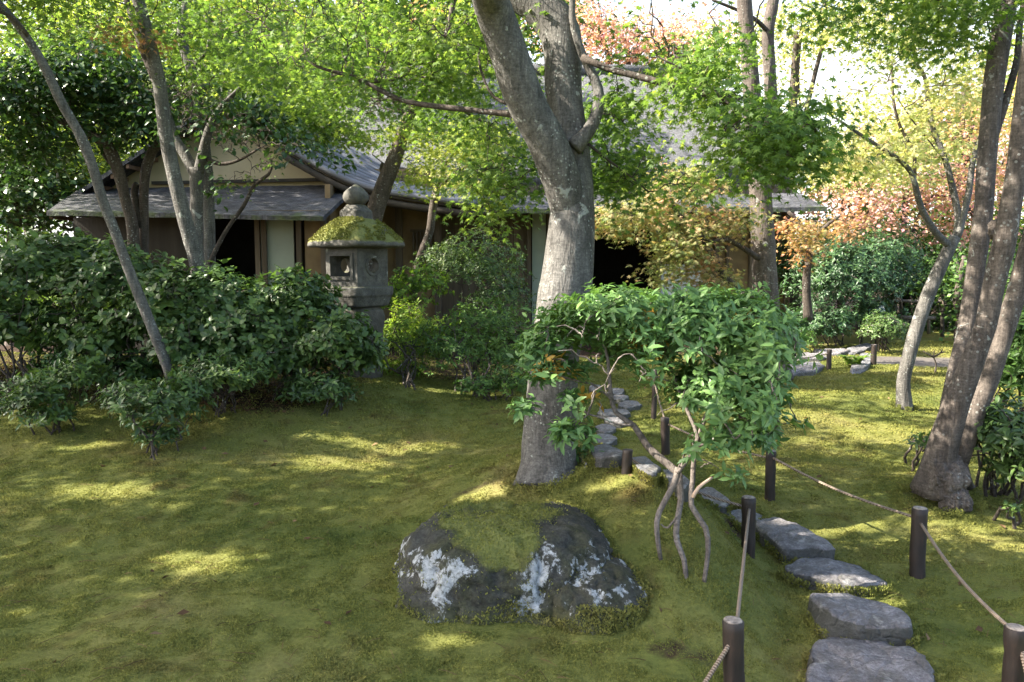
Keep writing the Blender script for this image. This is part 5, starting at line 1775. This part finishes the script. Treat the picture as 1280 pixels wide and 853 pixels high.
# tree behind the lantern
tree('maple_tree', 'maple with a slanting dark trunk right behind the lantern finial',
     [dict(pts=[(455, 400, 26), (462, 300, 24), (468, 268, 23), (480, 232, 21), (492, 202, 19), (503, 170, 17), (514, 140, 15), (528, 115, 13), (545, 85, 10), (560, 40, 8), (570, -20, 6)], d=9.6, d2=9.2, sides=14, rough=.08),
      dict(pts=[(483, 228, 8), (478, 212, 8), (480, 205, 8)], d=9.5, sides=8),
      dict(pts=[(510, 150, 8), (480, 110, 6), (440, 80, 4), (400, 60, 3)], d=9.4, d2=9, sides=8),
      dict(pts=[(520, 125, 6), (560, 130, 5), (600, 150, 4), (640, 170, 3)], d=9.4, d2=9.6, sides=8)],
     [(470, 40, 9.3, 140, 60, 1.0, 5000), (580, 40, 9.3, 80, 60, .8, 2200), (560, 170, 9.6, 60, 28, .6, 1600), (450, 160, 9.4, 60, 26, .5, 1300), (610, 165, 9.7, 60, 35, .6, 1300), (530, 215, 9.6, 40, 18, .4, 600)], M['maple_light'], M['bark_dark'], .042, 30, frac=.7, extra=red_spray([(540, 12, 22, 10, 160)], 8.3))
tree('small_tree', 'small lichened tree with pale yellow-green leaves before the ochre wall',
     [dict(pts=[(520, 345, 12), (527, 318, 11), (537, 290, 10), (541, 262, 10), (545, 240, 9), (552, 215, 6), (560, 200, 4)], d=10.8, sides=10, rough=.1),
      dict(pts=[(545, 238, 5), (570, 215, 4), (590, 205, 3)], d=10.8, d2=10.6, sides=6)],
     [(575, 205, 10.6, 60, 18, .5, 700), (560, 225, 10.6, 45, 14, .4, 350), (610, 190, 10.6, 40, 14, .4, 300)], M['yellow'], M['stem'], .04, 25, (.12, .26), frac=.7)
# twin trunks behind the rhododendron
tb_ = G(962, 462)
Dt = 9.6
tree('maple_tree', 'tall straight twin-trunked maple with orange lower leaves in front of the house',
     [dict(pts=[(968, 475, 46), (965, 450, 38), (961, 420, 34), (958, 380, 32), (955, 330, 30), (953, 280, 28), (950, 235, 27), (946, 190, 25), (941, 130, 22), (936, 70, 19), (931, 10, 18), (926, -60, 15)], d=Dt, sides=16, rough=.06),
      dict(pts=[(958, 235, 20), (962, 190, 18), (964, 140, 16), (962, 90, 15), (960, 40, 15), (966, 5, 14), (975, -50, 10)], d=Dt + .1, d2=Dt + .3, sides=12, rough=.07),
      dict(pts=[(950, 378, 9), (925, 362, 8), (905, 345, 8), (890, 318, 8), (872, 290, 7), (855, 275, 6), (841, 258, 5), (838, 240, 3)], d=Dt - .1, d2=Dt - .8, sides=8, rough=.1),
      dict(pts=[(948, 323, 7), (925, 308, 6), (908, 300, 6), (888, 302, 4), (875, 295, 3)], d=Dt - .1, d2=Dt - .6, sides=8, rough=.1),
      dict(pts=[(930, 300, 4), (925, 285, 3), (938, 275, 3), (946, 280, 3)], d=Dt - .1, d2=Dt - .3, sides=6),
      dict(pts=[(960, 40, 6), (945, 25, 5), (920, 12, 4), (890, 0, 3)], d=Dt + .2, d2=Dt, sides=6)],
     [(785, 268, Dt - .6, 55, 24, .5, 1700), (850, 300, Dt - .6, 38, 40, .5, 1500), (850, 235, Dt - .5, 50, 30, .5, 1500), (905, 275, Dt - .4, 44, 20, .5, 750), (885, 345, Dt - .4, 34, 28, .4, 700), (830, 335, Dt - .5, 26, 20, .3, 400)], M['autumn'], M['bark_brown'], .048, 28, (.14, .30), frac=.7,
     )
tree('maple_tree', 'small maple with orange leaves at the corner of the house eave',
     [dict(pts=[(1010, 400, 12), (1008, 350, 10), (1012, 310, 8), (1000, 280, 6), (985, 265, 4)], d=10.6, sides=8, rough=.1),
      dict(pts=[(1012, 310, 6), (1030, 285, 5), (1050, 270, 3)], d=10.6, d2=10.4, sides=6)],
     [(1000, 284, 10.4, 36, 11, .4, 520), (1010, 308, 10.4, 24, 20, .4, 380), (1050, 284, 10.6, 32, 12, .5, 350)], M['orange'], M['bark_dark'], .045, 25, (.12, .26), frac=.8)
# small twisting tree on the right lawn
ts = G(1131, 512)
Ds = ts[1]
tree('maple_tree', 'small maple with a slim twisting trunk standing alone on the sunny right lawn',
     [dict(pts=[(1131, 518, 21.8), (1130, 500, 18.5), (1129, 478, 16.0), (1135, 450, 16.0), (1143, 420, 16.8), (1152, 392, 16.8), (1163, 362, 16.8), (1175, 335, 16.0), (1186, 312, 15.1), (1194, 296, 13.4)], d=Ds, sides=16, rough=.10),
      dict(pts=[(1188, 308, 10.1), (1175, 297, 9.2), (1160, 277, 8.4), (1151, 258, 7.6), (1146, 240, 7.6), (1139, 216, 6.7), (1124, 200, 5.9), (1098, 183, 5.0), (1070, 165, 4.2), (1045, 148, 2.5)], d=Ds, d2=Ds - .5, sides=10, rough=.1),
      dict(pts=[(1194, 298, 9.2), (1198, 274, 8.4), (1190, 232, 7.6), (1179, 192, 6.7), (1166, 160, 6.7), (1159, 118, 5.9), (1154, 92, 4.2), (1125, 55, 3.4), (1108, 20, 2.5)], d=Ds, d2=Ds + .3, sides=10, rough=.1),
      dict(pts=[(1196, 298, 10.1), (1204, 270, 8.4), (1211, 240, 7.6), (1217, 197, 6.7), (1228, 165, 5.9), (1240, 120, 4.2), (1245, 60, 3.4)], d=Ds, d2=Ds + .1, sides=10, rough=.1),
      dict(pts=[(1143, 222, 5.0), (1142, 190, 4.2), (1126, 160, 4.2), (1117, 127, 3.4), (1115, 77, 2.5)], d=Ds - .1, d2=Ds, sides=8, rough=.1),
      dict(pts=[(1184, 205, 2.5), (1160, 175, 1.7), (1140, 150, 1.7), (1120, 120, 1.7)], d=Ds + .1, d2=Ds, sides=6)],
     [(1120, 130, Ds, 80, 30, .7, 1000), (1130, 190, Ds, 80, 35, .7, 1300), (1060, 190, Ds - .3, 60, 28, .5, 700), (1140, 35, Ds, 110, 40, .8, 2200), (1190, 110, Ds + .2, 60, 50, .6, 1100), (1040, 200, Ds - .4, 40, 30, .4, 300)], M['yellow'], M['bark'], .042, 28, (.15, .32), frac=.7, thin=7)
# three-trunk cluster on the right
tc = G(1185, 625)
Dc = tc[1]
def knob(t):
    k = MB()
    rock(k, P(1252, 287, Dc - .1), (.075, .05, .06), 8, amp=.25)
    k.build('branch_scar', M['bark_brown'], t)
    k = MB()
    rock(k, P(1180, 594, Dc - .08), (.115, .10, .15), 12, amp=.5, pw=2.1)
    rock(k, P(1191, 622, Dc - .13), (.085, .09, .10), 13, amp=.6, pw=2.1)
    rock(k, P(1160, 606, Dc - .02), (.05, .07, .05), 14, amp=.5, pw=2.1)
    k.build('root_burl', M['bark_brown'], t)
tree('triple_trunk_tree', 'large tree with three leaning brown trunks on a knobbly root at the right',
     [dict(pts=[(1168.0, 612, 55.8), (1171.0, 590, 43.2), (1178.0, 560, 37.8), (1187.0, 530, 33.3), (1197.0, 500, 30.6), (1208.2, 471, 28.8), (1221.9, 435, 26.1), (1232.5, 405, 25.2), (1242.5, 356, 25.2), (1250.1, 325, 26.1), (1256.7, 297, 26.1), (1264.6, 250, 24.3), (1272.0, 205, 23.4), (1279.0, 140, 22.5), (1287.0, 80, 21.6), (1299.0, 0, 20.7), (1315.0, -120, 16.2)], d=Dc, d2=Dc - .5, sides=22, rough=.07),
      dict(pts=[(1180.0, 570, 14.4), (1184.0, 530, 23.4), (1193.9, 475, 21.6), (1202.1, 435, 19.8), (1208.5, 405, 18.9), (1216.5, 356, 20.7), (1225.3, 297, 21.6), (1230.4, 250, 21.6), (1233.0, 205, 21.6), (1238.0, 150, 22.5), (1243.0, 100, 23.4), (1251.0, 50, 23.4), (1258.0, 0, 23.4), (1265.0, -80, 19.8), (1235.0, -220, 12.6)], d=Dc + .14, d2=Dc + .5, sides=18, rough=.07),
      dict(pts=[(1200.0, 585, 16.2), (1208.0, 550, 23.4), (1222.0, 510, 22.5), (1238.3, 471, 22.5), (1258.4, 405, 22.5), (1274.0, 356, 22.5), (1287.6, 305, 22.5), (1307.7, 240, 21.6), (1338.0, 120, 19.8), (1378.0, -40, 14.4)], d=Dc + .10, d2=Dc - .1, sides=18, rough=.07),
      dict(pts=[(1240, 180, 10), (1262, 110, 9), (1272, 70, 8), (1275, 30, 7), (1285, -30, 5)], d=Dc + .35, d2=Dc + .6, sides=8)],
     [(1150, -10, Dc + .3, 150, 40, .8, 2200), (1230, 10, Dc + .2, 60, 30, .6, 600), (1190, 40, Dc + .6, 60, 30, .5, 500)], M['maple'], M['bark_brown'], .04, 28, frac=.5, extra=knob,
     shade_blobs=[(2.6, 5.2, 4.8, 1.8, 1.8, .6, 2000), (4.0, 5.0, 5.5, 1.6, 1.8, .6, 2500)], wsize=.085,
     roots=[root_tube(1165, 585, Dc, 1140, 612, .06, .02), root_tube(1200, 585, Dc + .05, 1216, 604, .05, .03)])

# ------------------------------------------------------------------ trees farther away
def far_tree(label, px, pbase, d, w, limbs_top, blobs, mat, size, group='trees behind the house', tmpl=DIAW, per=30, name='background_tree', bark='bark_dark', rad=(.35, .8), shade_blobs=None):
    gz = Hf(P(px, pbase, d)[0], d)
    b_ = P(px, pbase, d)
    pb = 330 + (1.6 - gz) / d * F + 6
    lim = [dict(pts=[(px, pb, w * 1.5), (px + 2, pb - 40, w), (px - 4, (pb + limbs_top) / 2, w * .8), (px + 5, limbs_top, w * .4)], d=d, sides=10, rough=.1)]
    for bb in blobs[:5]:
        lim.append(dict(pts=[(px - 2, (pb + limbs_top) / 2, w * .45), ((px + bb[0]) / 2, (limbs_top + bb[1]) / 2 + 10, w * .35), (bb[0], bb[1], w * .15)], d=d, d2=bb[2], sides=6, rough=.1))
    return tree(name, label, lim, blobs, M[mat], M[bark], size, per, rad, tmpl, group, .35, None, .7, r0=.02, maxd=4, flat=.15, shade_blobs=shade_blobs, wsize=.13)

FB = 'trees in the wood behind the garden'
far_tree('pale green maple filling the top left corner behind the dark evergreen', 40, 250, 14, 14, 60, [(30, 20, 14, 150, 70, 1.8, 6500), (10, 170, 13.5, 110, 60, 1.4, 3600), (120, 190, 14, 90, 40, 1.2, 2600)], 'maple_light', .085, FB, shade_blobs=[(-8.8, 11.0, 6.8, 2.4, 1.6, .8, 6000), (-6.3, 12.4, 7.2, 2.0, 1.6, .8, 4500)])  # last leaf masses are unseen, added to shade the left roofs
far_tree('dark green tree in the shade left of the shingled roof', 20, 300, 13, 18, 180, [(10, 240, 13, 90, 50, 1.2, 3500), (60, 215, 13, 60, 40, 1.2, 2000)], 'evergreen', .10, FB)
far_tree('bright yellow-green tree rising above the gable', 240, 250, 19, 18, 20, [(230, 50, 19, 130, 90, 2.2, 9500), (160, 10, 19, 130, 70, 2, 6500), (330, 30, 19, 130, 80, 2, 7500)], 'maple_light', .10, FB, shade_blobs=[(-4.5, 15.4, 8.6, 2.4, 2.0, .8, 5500)])  # last leaf mass is unseen, added to shade the thatch
far_tree('tall green forest tree behind the thatched ridge on the left', 430, 250, 24, 20, 0, [(430, 40, 24, 120, 90, 2.5, 9500), (520, 20, 24, 110, 80, 2.5, 8500), (360, 80, 23, 110, 80, 2, 6500)], 'wood_far', .14, FB)
far_tree('green forest tree seen between the two limbs of the big maple', 630, 250, 26, 20, 0, [(640, 20, 26, 110, 70, 2.5, 7500), (570, 70, 26, 90, 60, 2, 5000)], 'wood_far', .14, FB)
far_tree('salmon-pink autumn tree above the thatch beside the big maple', 790, 250, 22.5, 16, 60, [(780, 50, 22.5, 90, 34, 1.8, 3800), (870, 45, 22.5, 60, 30, 1.5, 1500), (720, 25, 22.5, 50, 30, 1.5, 1400)], 'pink', .10, FB)
far_tree('tall yellowing maple between the twin trunks and the open sky', 990, 350, 17, 14, 40, [(1010, 35, 17, 100, 32, 1.8, 2200), (920, 60, 17, 60, 50, 1.5, 1300), (1080, 20, 17, 80, 26, 1.5, 1300), (1000, 130, 17, 30, 40, 1, 500)], 'yellow', .085, FB)
far_tree('yellow-green maple in the sun beyond the right end of the eave', 1080, 380, 15.5, 14, 190, [(1060, 215, 15.5, 70, 32, 1.4, 2400), (1110, 190, 16, 70, 40, 1.4, 2500), (1010, 225, 15.5, 30, 25, 1, 700)], 'yellow', .08, FB)
far_tree('red-pink maple beside the right end of the eave', 1050, 380, 14.6, 10, 260, [(1055, 240, 14.6, 45, 16, 1, 1000), (1080, 272, 14.4, 30, 18, .8, 750)], 'pink', .075, FB)
far_tree('mauve-pink maple over the dark evergreen bush', 1130, 390, 16.5, 12, 240, [(1130, 232, 16.5, 55, 24, 1.3, 1300), (1100, 288, 16, 36, 16, 1.0, 700), (1185, 245, 16.5, 36, 30, 1.2, 800)], 'pink', .08, FB)
far_tree('tall peach and yellow maple between the small twisting tree and the tree cluster', 1200, 380, 19, 16, 110, [(1190, 190, 19, 90, 70, 2, 4500), (1240, 140, 19, 70, 60, 2, 3000), (1120, 160, 19.5, 60, 40, 1.5, 1500)], 'peach', .095, FB)
far_tree('rosy maple glowing behind the right tree cluster', 1230, 390, 17, 14, 220, [(1215, 210, 17, 50, 45, 1.5, 1700), (1195, 285, 16.5, 36, 22, 1.0, 700), (1195, 140, 20, 50, 30, 1.5, 900)], 'pink', .085, FB)
far_tree('green maple with low boughs beside the rustic railing', 1200, 400, 13.5, 12, 320, [(1222, 345, 13.2, 34, 24, .8, 900), (1195, 325, 14.3, 34, 20, .8, 600), (1255, 390, 12.5, 34, 30, .8, 900)], 'azalea', .075, FB)
far_tree('mid-green tree closing the view between house corner and pink maples', 1110, 400, 18, 16, 260, [(1100, 310, 18, 70, 50, 1.5, 3600), (1160, 300, 18.5, 70, 60, 1.5, 3600), (1040, 310, 18, 50, 50, 1.5, 2300), (1230, 310, 18.5, 60, 60, 1.5, 2800)], 'wood_far', .10, FB)
far_tree('tall green tree far behind the right tree cluster', 1270, 400, 22, 18, 60, [(1280, 120, 22, 90, 90, 2.2, 4000), (1300, 260, 21, 90, 90, 2, 4000), (1240, 330, 21, 70, 60, 2, 2600)], 'maple_light', .12, FB)
far_tree('dark conifer-like tree far behind the left wing', 130, 260, 26, 22, 60, [(120, 130, 26, 150, 110, 2.5, 9000), (260, 130, 27, 130, 110, 2.5, 9000), (20, 180, 25, 110, 110, 2.5, 7500)], 'wood_far', .15, FB)

# ------------------------------------------------------------------ small furniture at the right
wb = (P(1165, 410, 14)[0], 14.0)
t = thing('rustic_railing', 'rustic wooden railing of poles under the dark evergreens', 'railing', (wb[0], wb[1], Hf(*wb)))
def pole(px, y0_, y1_, wpx, d_, name, par, mat='wood'):
    a_, b_ = P(px, y1_, d_), P(px, y0_, d_)
    k = MB()
    k.tube(smooth_line(np.array([a_ - (0, 0, .05), (a_ + b_) / 2, b_]), .1), wpx * d_ / F / 2, 10, .08, True, int(px))
    k.build(name, M[mat], par)
pole(1126, 372, 422, 4, 14, 'post', t, 'wood_dark')
pole(1178, 374, 424, 5, 14, 'post', t, 'wood_dark')
k = MB()
k.tube(smooth_line(np.array([P(1117, 376, 14), P(1150, 377, 14), P(1182, 377, 14)]), .1), .03, 10, .08)
k.build('rail', M['stem'], t)
k = MB()
for px in (1126, 1178):
    k.tube(np.array([P(px - 3, 372, 13.96), P(px + 1, 378, 13.96), P(px + 2, 386, 13.96)]), .012, 6)
k.build('rope_lashing', M['rope'], t)
t = thing('log_bench', 'low pole bench in front of the rustic railing', 'bench', (P(1148, 412, 13.6)[0], 13.6, Hf(P(1148, 412, 13.6)[0], 13.6)))
k = MB()
k.tube(smooth_line(np.array([P(1127, 397, 13.6), P(1148, 397.5, 13.6), P(1169, 398, 13.6)]), .1), .035, 10, .08)
k.build('seat', M['stem'], t)
pole(1134, 400, 414, 4, 13.6, 'leg', t)
pole(1161, 400, 414, 4, 13.6, 'leg', t)
sp = P(1101, 386, 12.6)
t = thing('garden_sign', 'small tilted white garden sign on a dark post', 'sign', (sp[0], sp[1], Hf(sp[0], sp[1])))
k = MB()
c_ = sp
hw, hh_ = .065, .05
k.add([c_ + np.array([-hw, -.04, -hh_]), c_ + np.array([hw, -.03, -hh_]), c_ + np.array([hw, .04, hh_]), c_ + np.array([-hw, .03, hh_]),
       c_ + np.array([-hw, -.01, -hh_ - .01]), c_ + np.array([hw, 0, -hh_ - .01]), c_ + np.array([hw, .07, hh_ - .01]), c_ + np.array([-hw, .06, hh_ - .01])],
      [(0, 1, 2, 3), (7, 6, 5, 4), (0, 4, 5, 1), (1, 5, 6, 2), (2, 6, 7, 3), (3, 7, 4, 0)])
k.build('board', M['white'], t, False)
k = MB()
k.tube(np.array([[sp[0] - .04, sp[1] + .04, Hf(sp[0], sp[1]) - .05], [sp[0] - .04, sp[1] + .04, sp[2] - .02]]), .015, 8)
k.build('post', M['wood_dark'], t)

# dead twig on the far lawn, fallen stick by the shrub stems
t0_ = G(1169, 466)
k = MB()
for pl in ([(1169, 466), (1170, 455), (1167, 446), (1168, 438)], [(1168, 447), (1160, 443), (1154, 439)], [(1168, 446), (1176, 441), (1178, 436)], [(1176, 441), (1182, 440)]):
    p_ = smooth_line(np.array([P(a_, b_, t0_[1]) for a_, b_ in pl]), .03)
    k.tube(p_, np.linspace(.014, .006, len(p_)), 6)
tag(k.build('dead_twig', M['twig'], None, True, t0_), 'bare forked twig sticking up from the far lawn', 'twig')
k = MB()
p_ = smooth_line(np.array([P(866, 622, DS + 3.66), P(873, 610, DS + 3.66), P(890, 597, DS + 3.68)]), .02)
k.tube(p_, np.linspace(.009, .006, len(p_)), 7)
tag(k.build('cut_stick', simple('pale_wood', (.50, .36, .26)), None, True, p_[0]), 'pale cut stick caught in the twisted shrub stems', 'stick')

# fern near the slabs
fg = G(1066, 460)
t = thing('fern', 'yellow-green fern beside the smooth grey slab', 'fern', fg)
k = MB()
for i in range(14):
    a = i * 2.4
    L_ = .28 + .1 * random.random()
    for s_ in np.linspace(.15, 1, 16):
        c_ = fg + np.array([math.cos(a) * L_ * s_ * .7, math.sin(a) * L_ * s_ * .7, .02 + L_ * (1.15 * s_ - .75 * s_ * s_)])
        for sd_ in (1, -1):
            tp = np.array([[-math.sin(a) * sd_ + .5 * math.cos(a), math.cos(a) * sd_ + .5 * math.sin(a), -.1]])
            put_leaves(k, DIA, c_[None], np.array([[0, 0, 1.0]]) + RNG.normal(0, .2, (1, 3)), tp, np.array([.09 * (1.1 - s_)]))
k.build('fronds', M['bright'], t, False)

# litter: fallen leaves under the shrubs and a few on the lawn
nl = 5200
x = RNG.uniform(-5.5, -.6, nl)
d = RNG.uniform(5.7, 8.5, nl)
kp = soil_mask(x, d) > .4
x, d = x[kp], d[kp]
x2 = RNG.uniform(-3, 5.5, 260); d2 = RNG.uniform(2.8, 10.5, 260)
x, d = np.concatenate([x, x2]), np.concatenate([d, d2])
pos = np.c_[x, d, Hn(x, d) + .012]
k = MB()
put_leaves(k, DIA, pos, np.c_[RNG.normal(0, .4, (len(x), 2)), np.ones(len(x))], np.c_[RNG.normal(0, 1, (len(x), 2)), np.zeros(len(x))], .03 + .03 * RNG.random(len(x)))
tag(k.build('fallen_leaves', M['dead'], None, False, (0, 0, 0)), 'dry brown leaves scattered under the shrubs', 'leaf litter', kind='stuff')

# dry needles and bits of twig on the moss
nt_n = 700
d = 2.6 * (9.0 / 2.6) ** RNG.random(nt_n)
x = (RNG.random(nt_n) * 2 - 1) * (0.7 * d)
k = MB()
for xx, dd in zip(x, d):
    a = RNG.random() * 6.283
    L_ = RNG.uniform(.02, .09)
    z_ = float(Hn(np.array([xx]), np.array([dd]))[0]) + .012
    p0 = np.array([xx, dd, z_]); p1 = p0 + np.array([math.cos(a) * L_, math.sin(a) * L_, RNG.uniform(-.002, .012)])
    k.tube(np.array([p0, (p0 + p1) / 2 + [0, 0, .004], p1]), [.0014, .0012, .0008], 3, 0, False)
tag(k.build('fallen_needles', M['dead'], None, False, (0, 0, 0)), 'dry needles and twig bits strewn over the moss', 'litter', kind='stuff')

def rim_moss(ring, n_, out=(.97, 1.14), up=.03):
    c_ = ring.mean(0)
    t_ = RNG.random(n_) * len(ring)
    i_ = t_.astype(int) % len(ring)
    f_ = (t_ - np.floor(t_))[:, None]
    p_ = ring[i_] * (1 - f_) + ring[(i_ + 1) % len(ring)] * f_
    k_ = RNG.uniform(out[0], out[1], n_)[:, None]
    p_ = c_ + (p_ - c_) * k_
    p_[:, 2] = Hn(p_[:, 0], p_[:, 1]) + up * RNG.random(n_) * (fbm(p_[:, :2] * 8, 61, 3) > -.15) - .004
    return p_
ps = []
for c_, ring, zt_ in STONES[:9]:
    ps.append(rim_moss(ring, 2600, (1.03, 1.16), .05))
for (px, py, dd, r_) in ((684, 596, D, .21), (1130, 516, Ds, .10), (1172, 608, Dc, .22)):
    c_ = P(px, py, dd)
    a = np.linspace(0, 2 * math.pi, 40, endpoint=False)
    ps.append(rim_moss(np.c_[c_[0] + r_ * np.cos(a), c_[1] + r_ * np.sin(a), 0 * a], 3000, (.9, 1.25), .05))
ps = np.concatenate(ps)
nb = len(ps)
s_ = .006 + .008 * RNG.random(nb)
an = RNG.random(nb) * 6.283
sd = np.c_[np.cos(an), np.sin(an), 0 * an] * (s_ * .4)[:, None]
tp = ps + np.c_[RNG.normal(0, .6, (nb, 2)) * s_[:, None], s_ * 1.1]
md = (ps + tp) / 2
k = MB()
k.addraw(np.stack([ps - sd, md + sd, tp, md - sd], 1).reshape(-1, 3), np.arange(nb * 4, dtype=np.int64), np.full(nb, 4, dtype=np.int64))
tag(k.build('edge_moss', M['tuft'], None, False, (0, 0, 0)), 'moss creeping up around the stepping stones and tree feet', 'moss', kind='stuff')
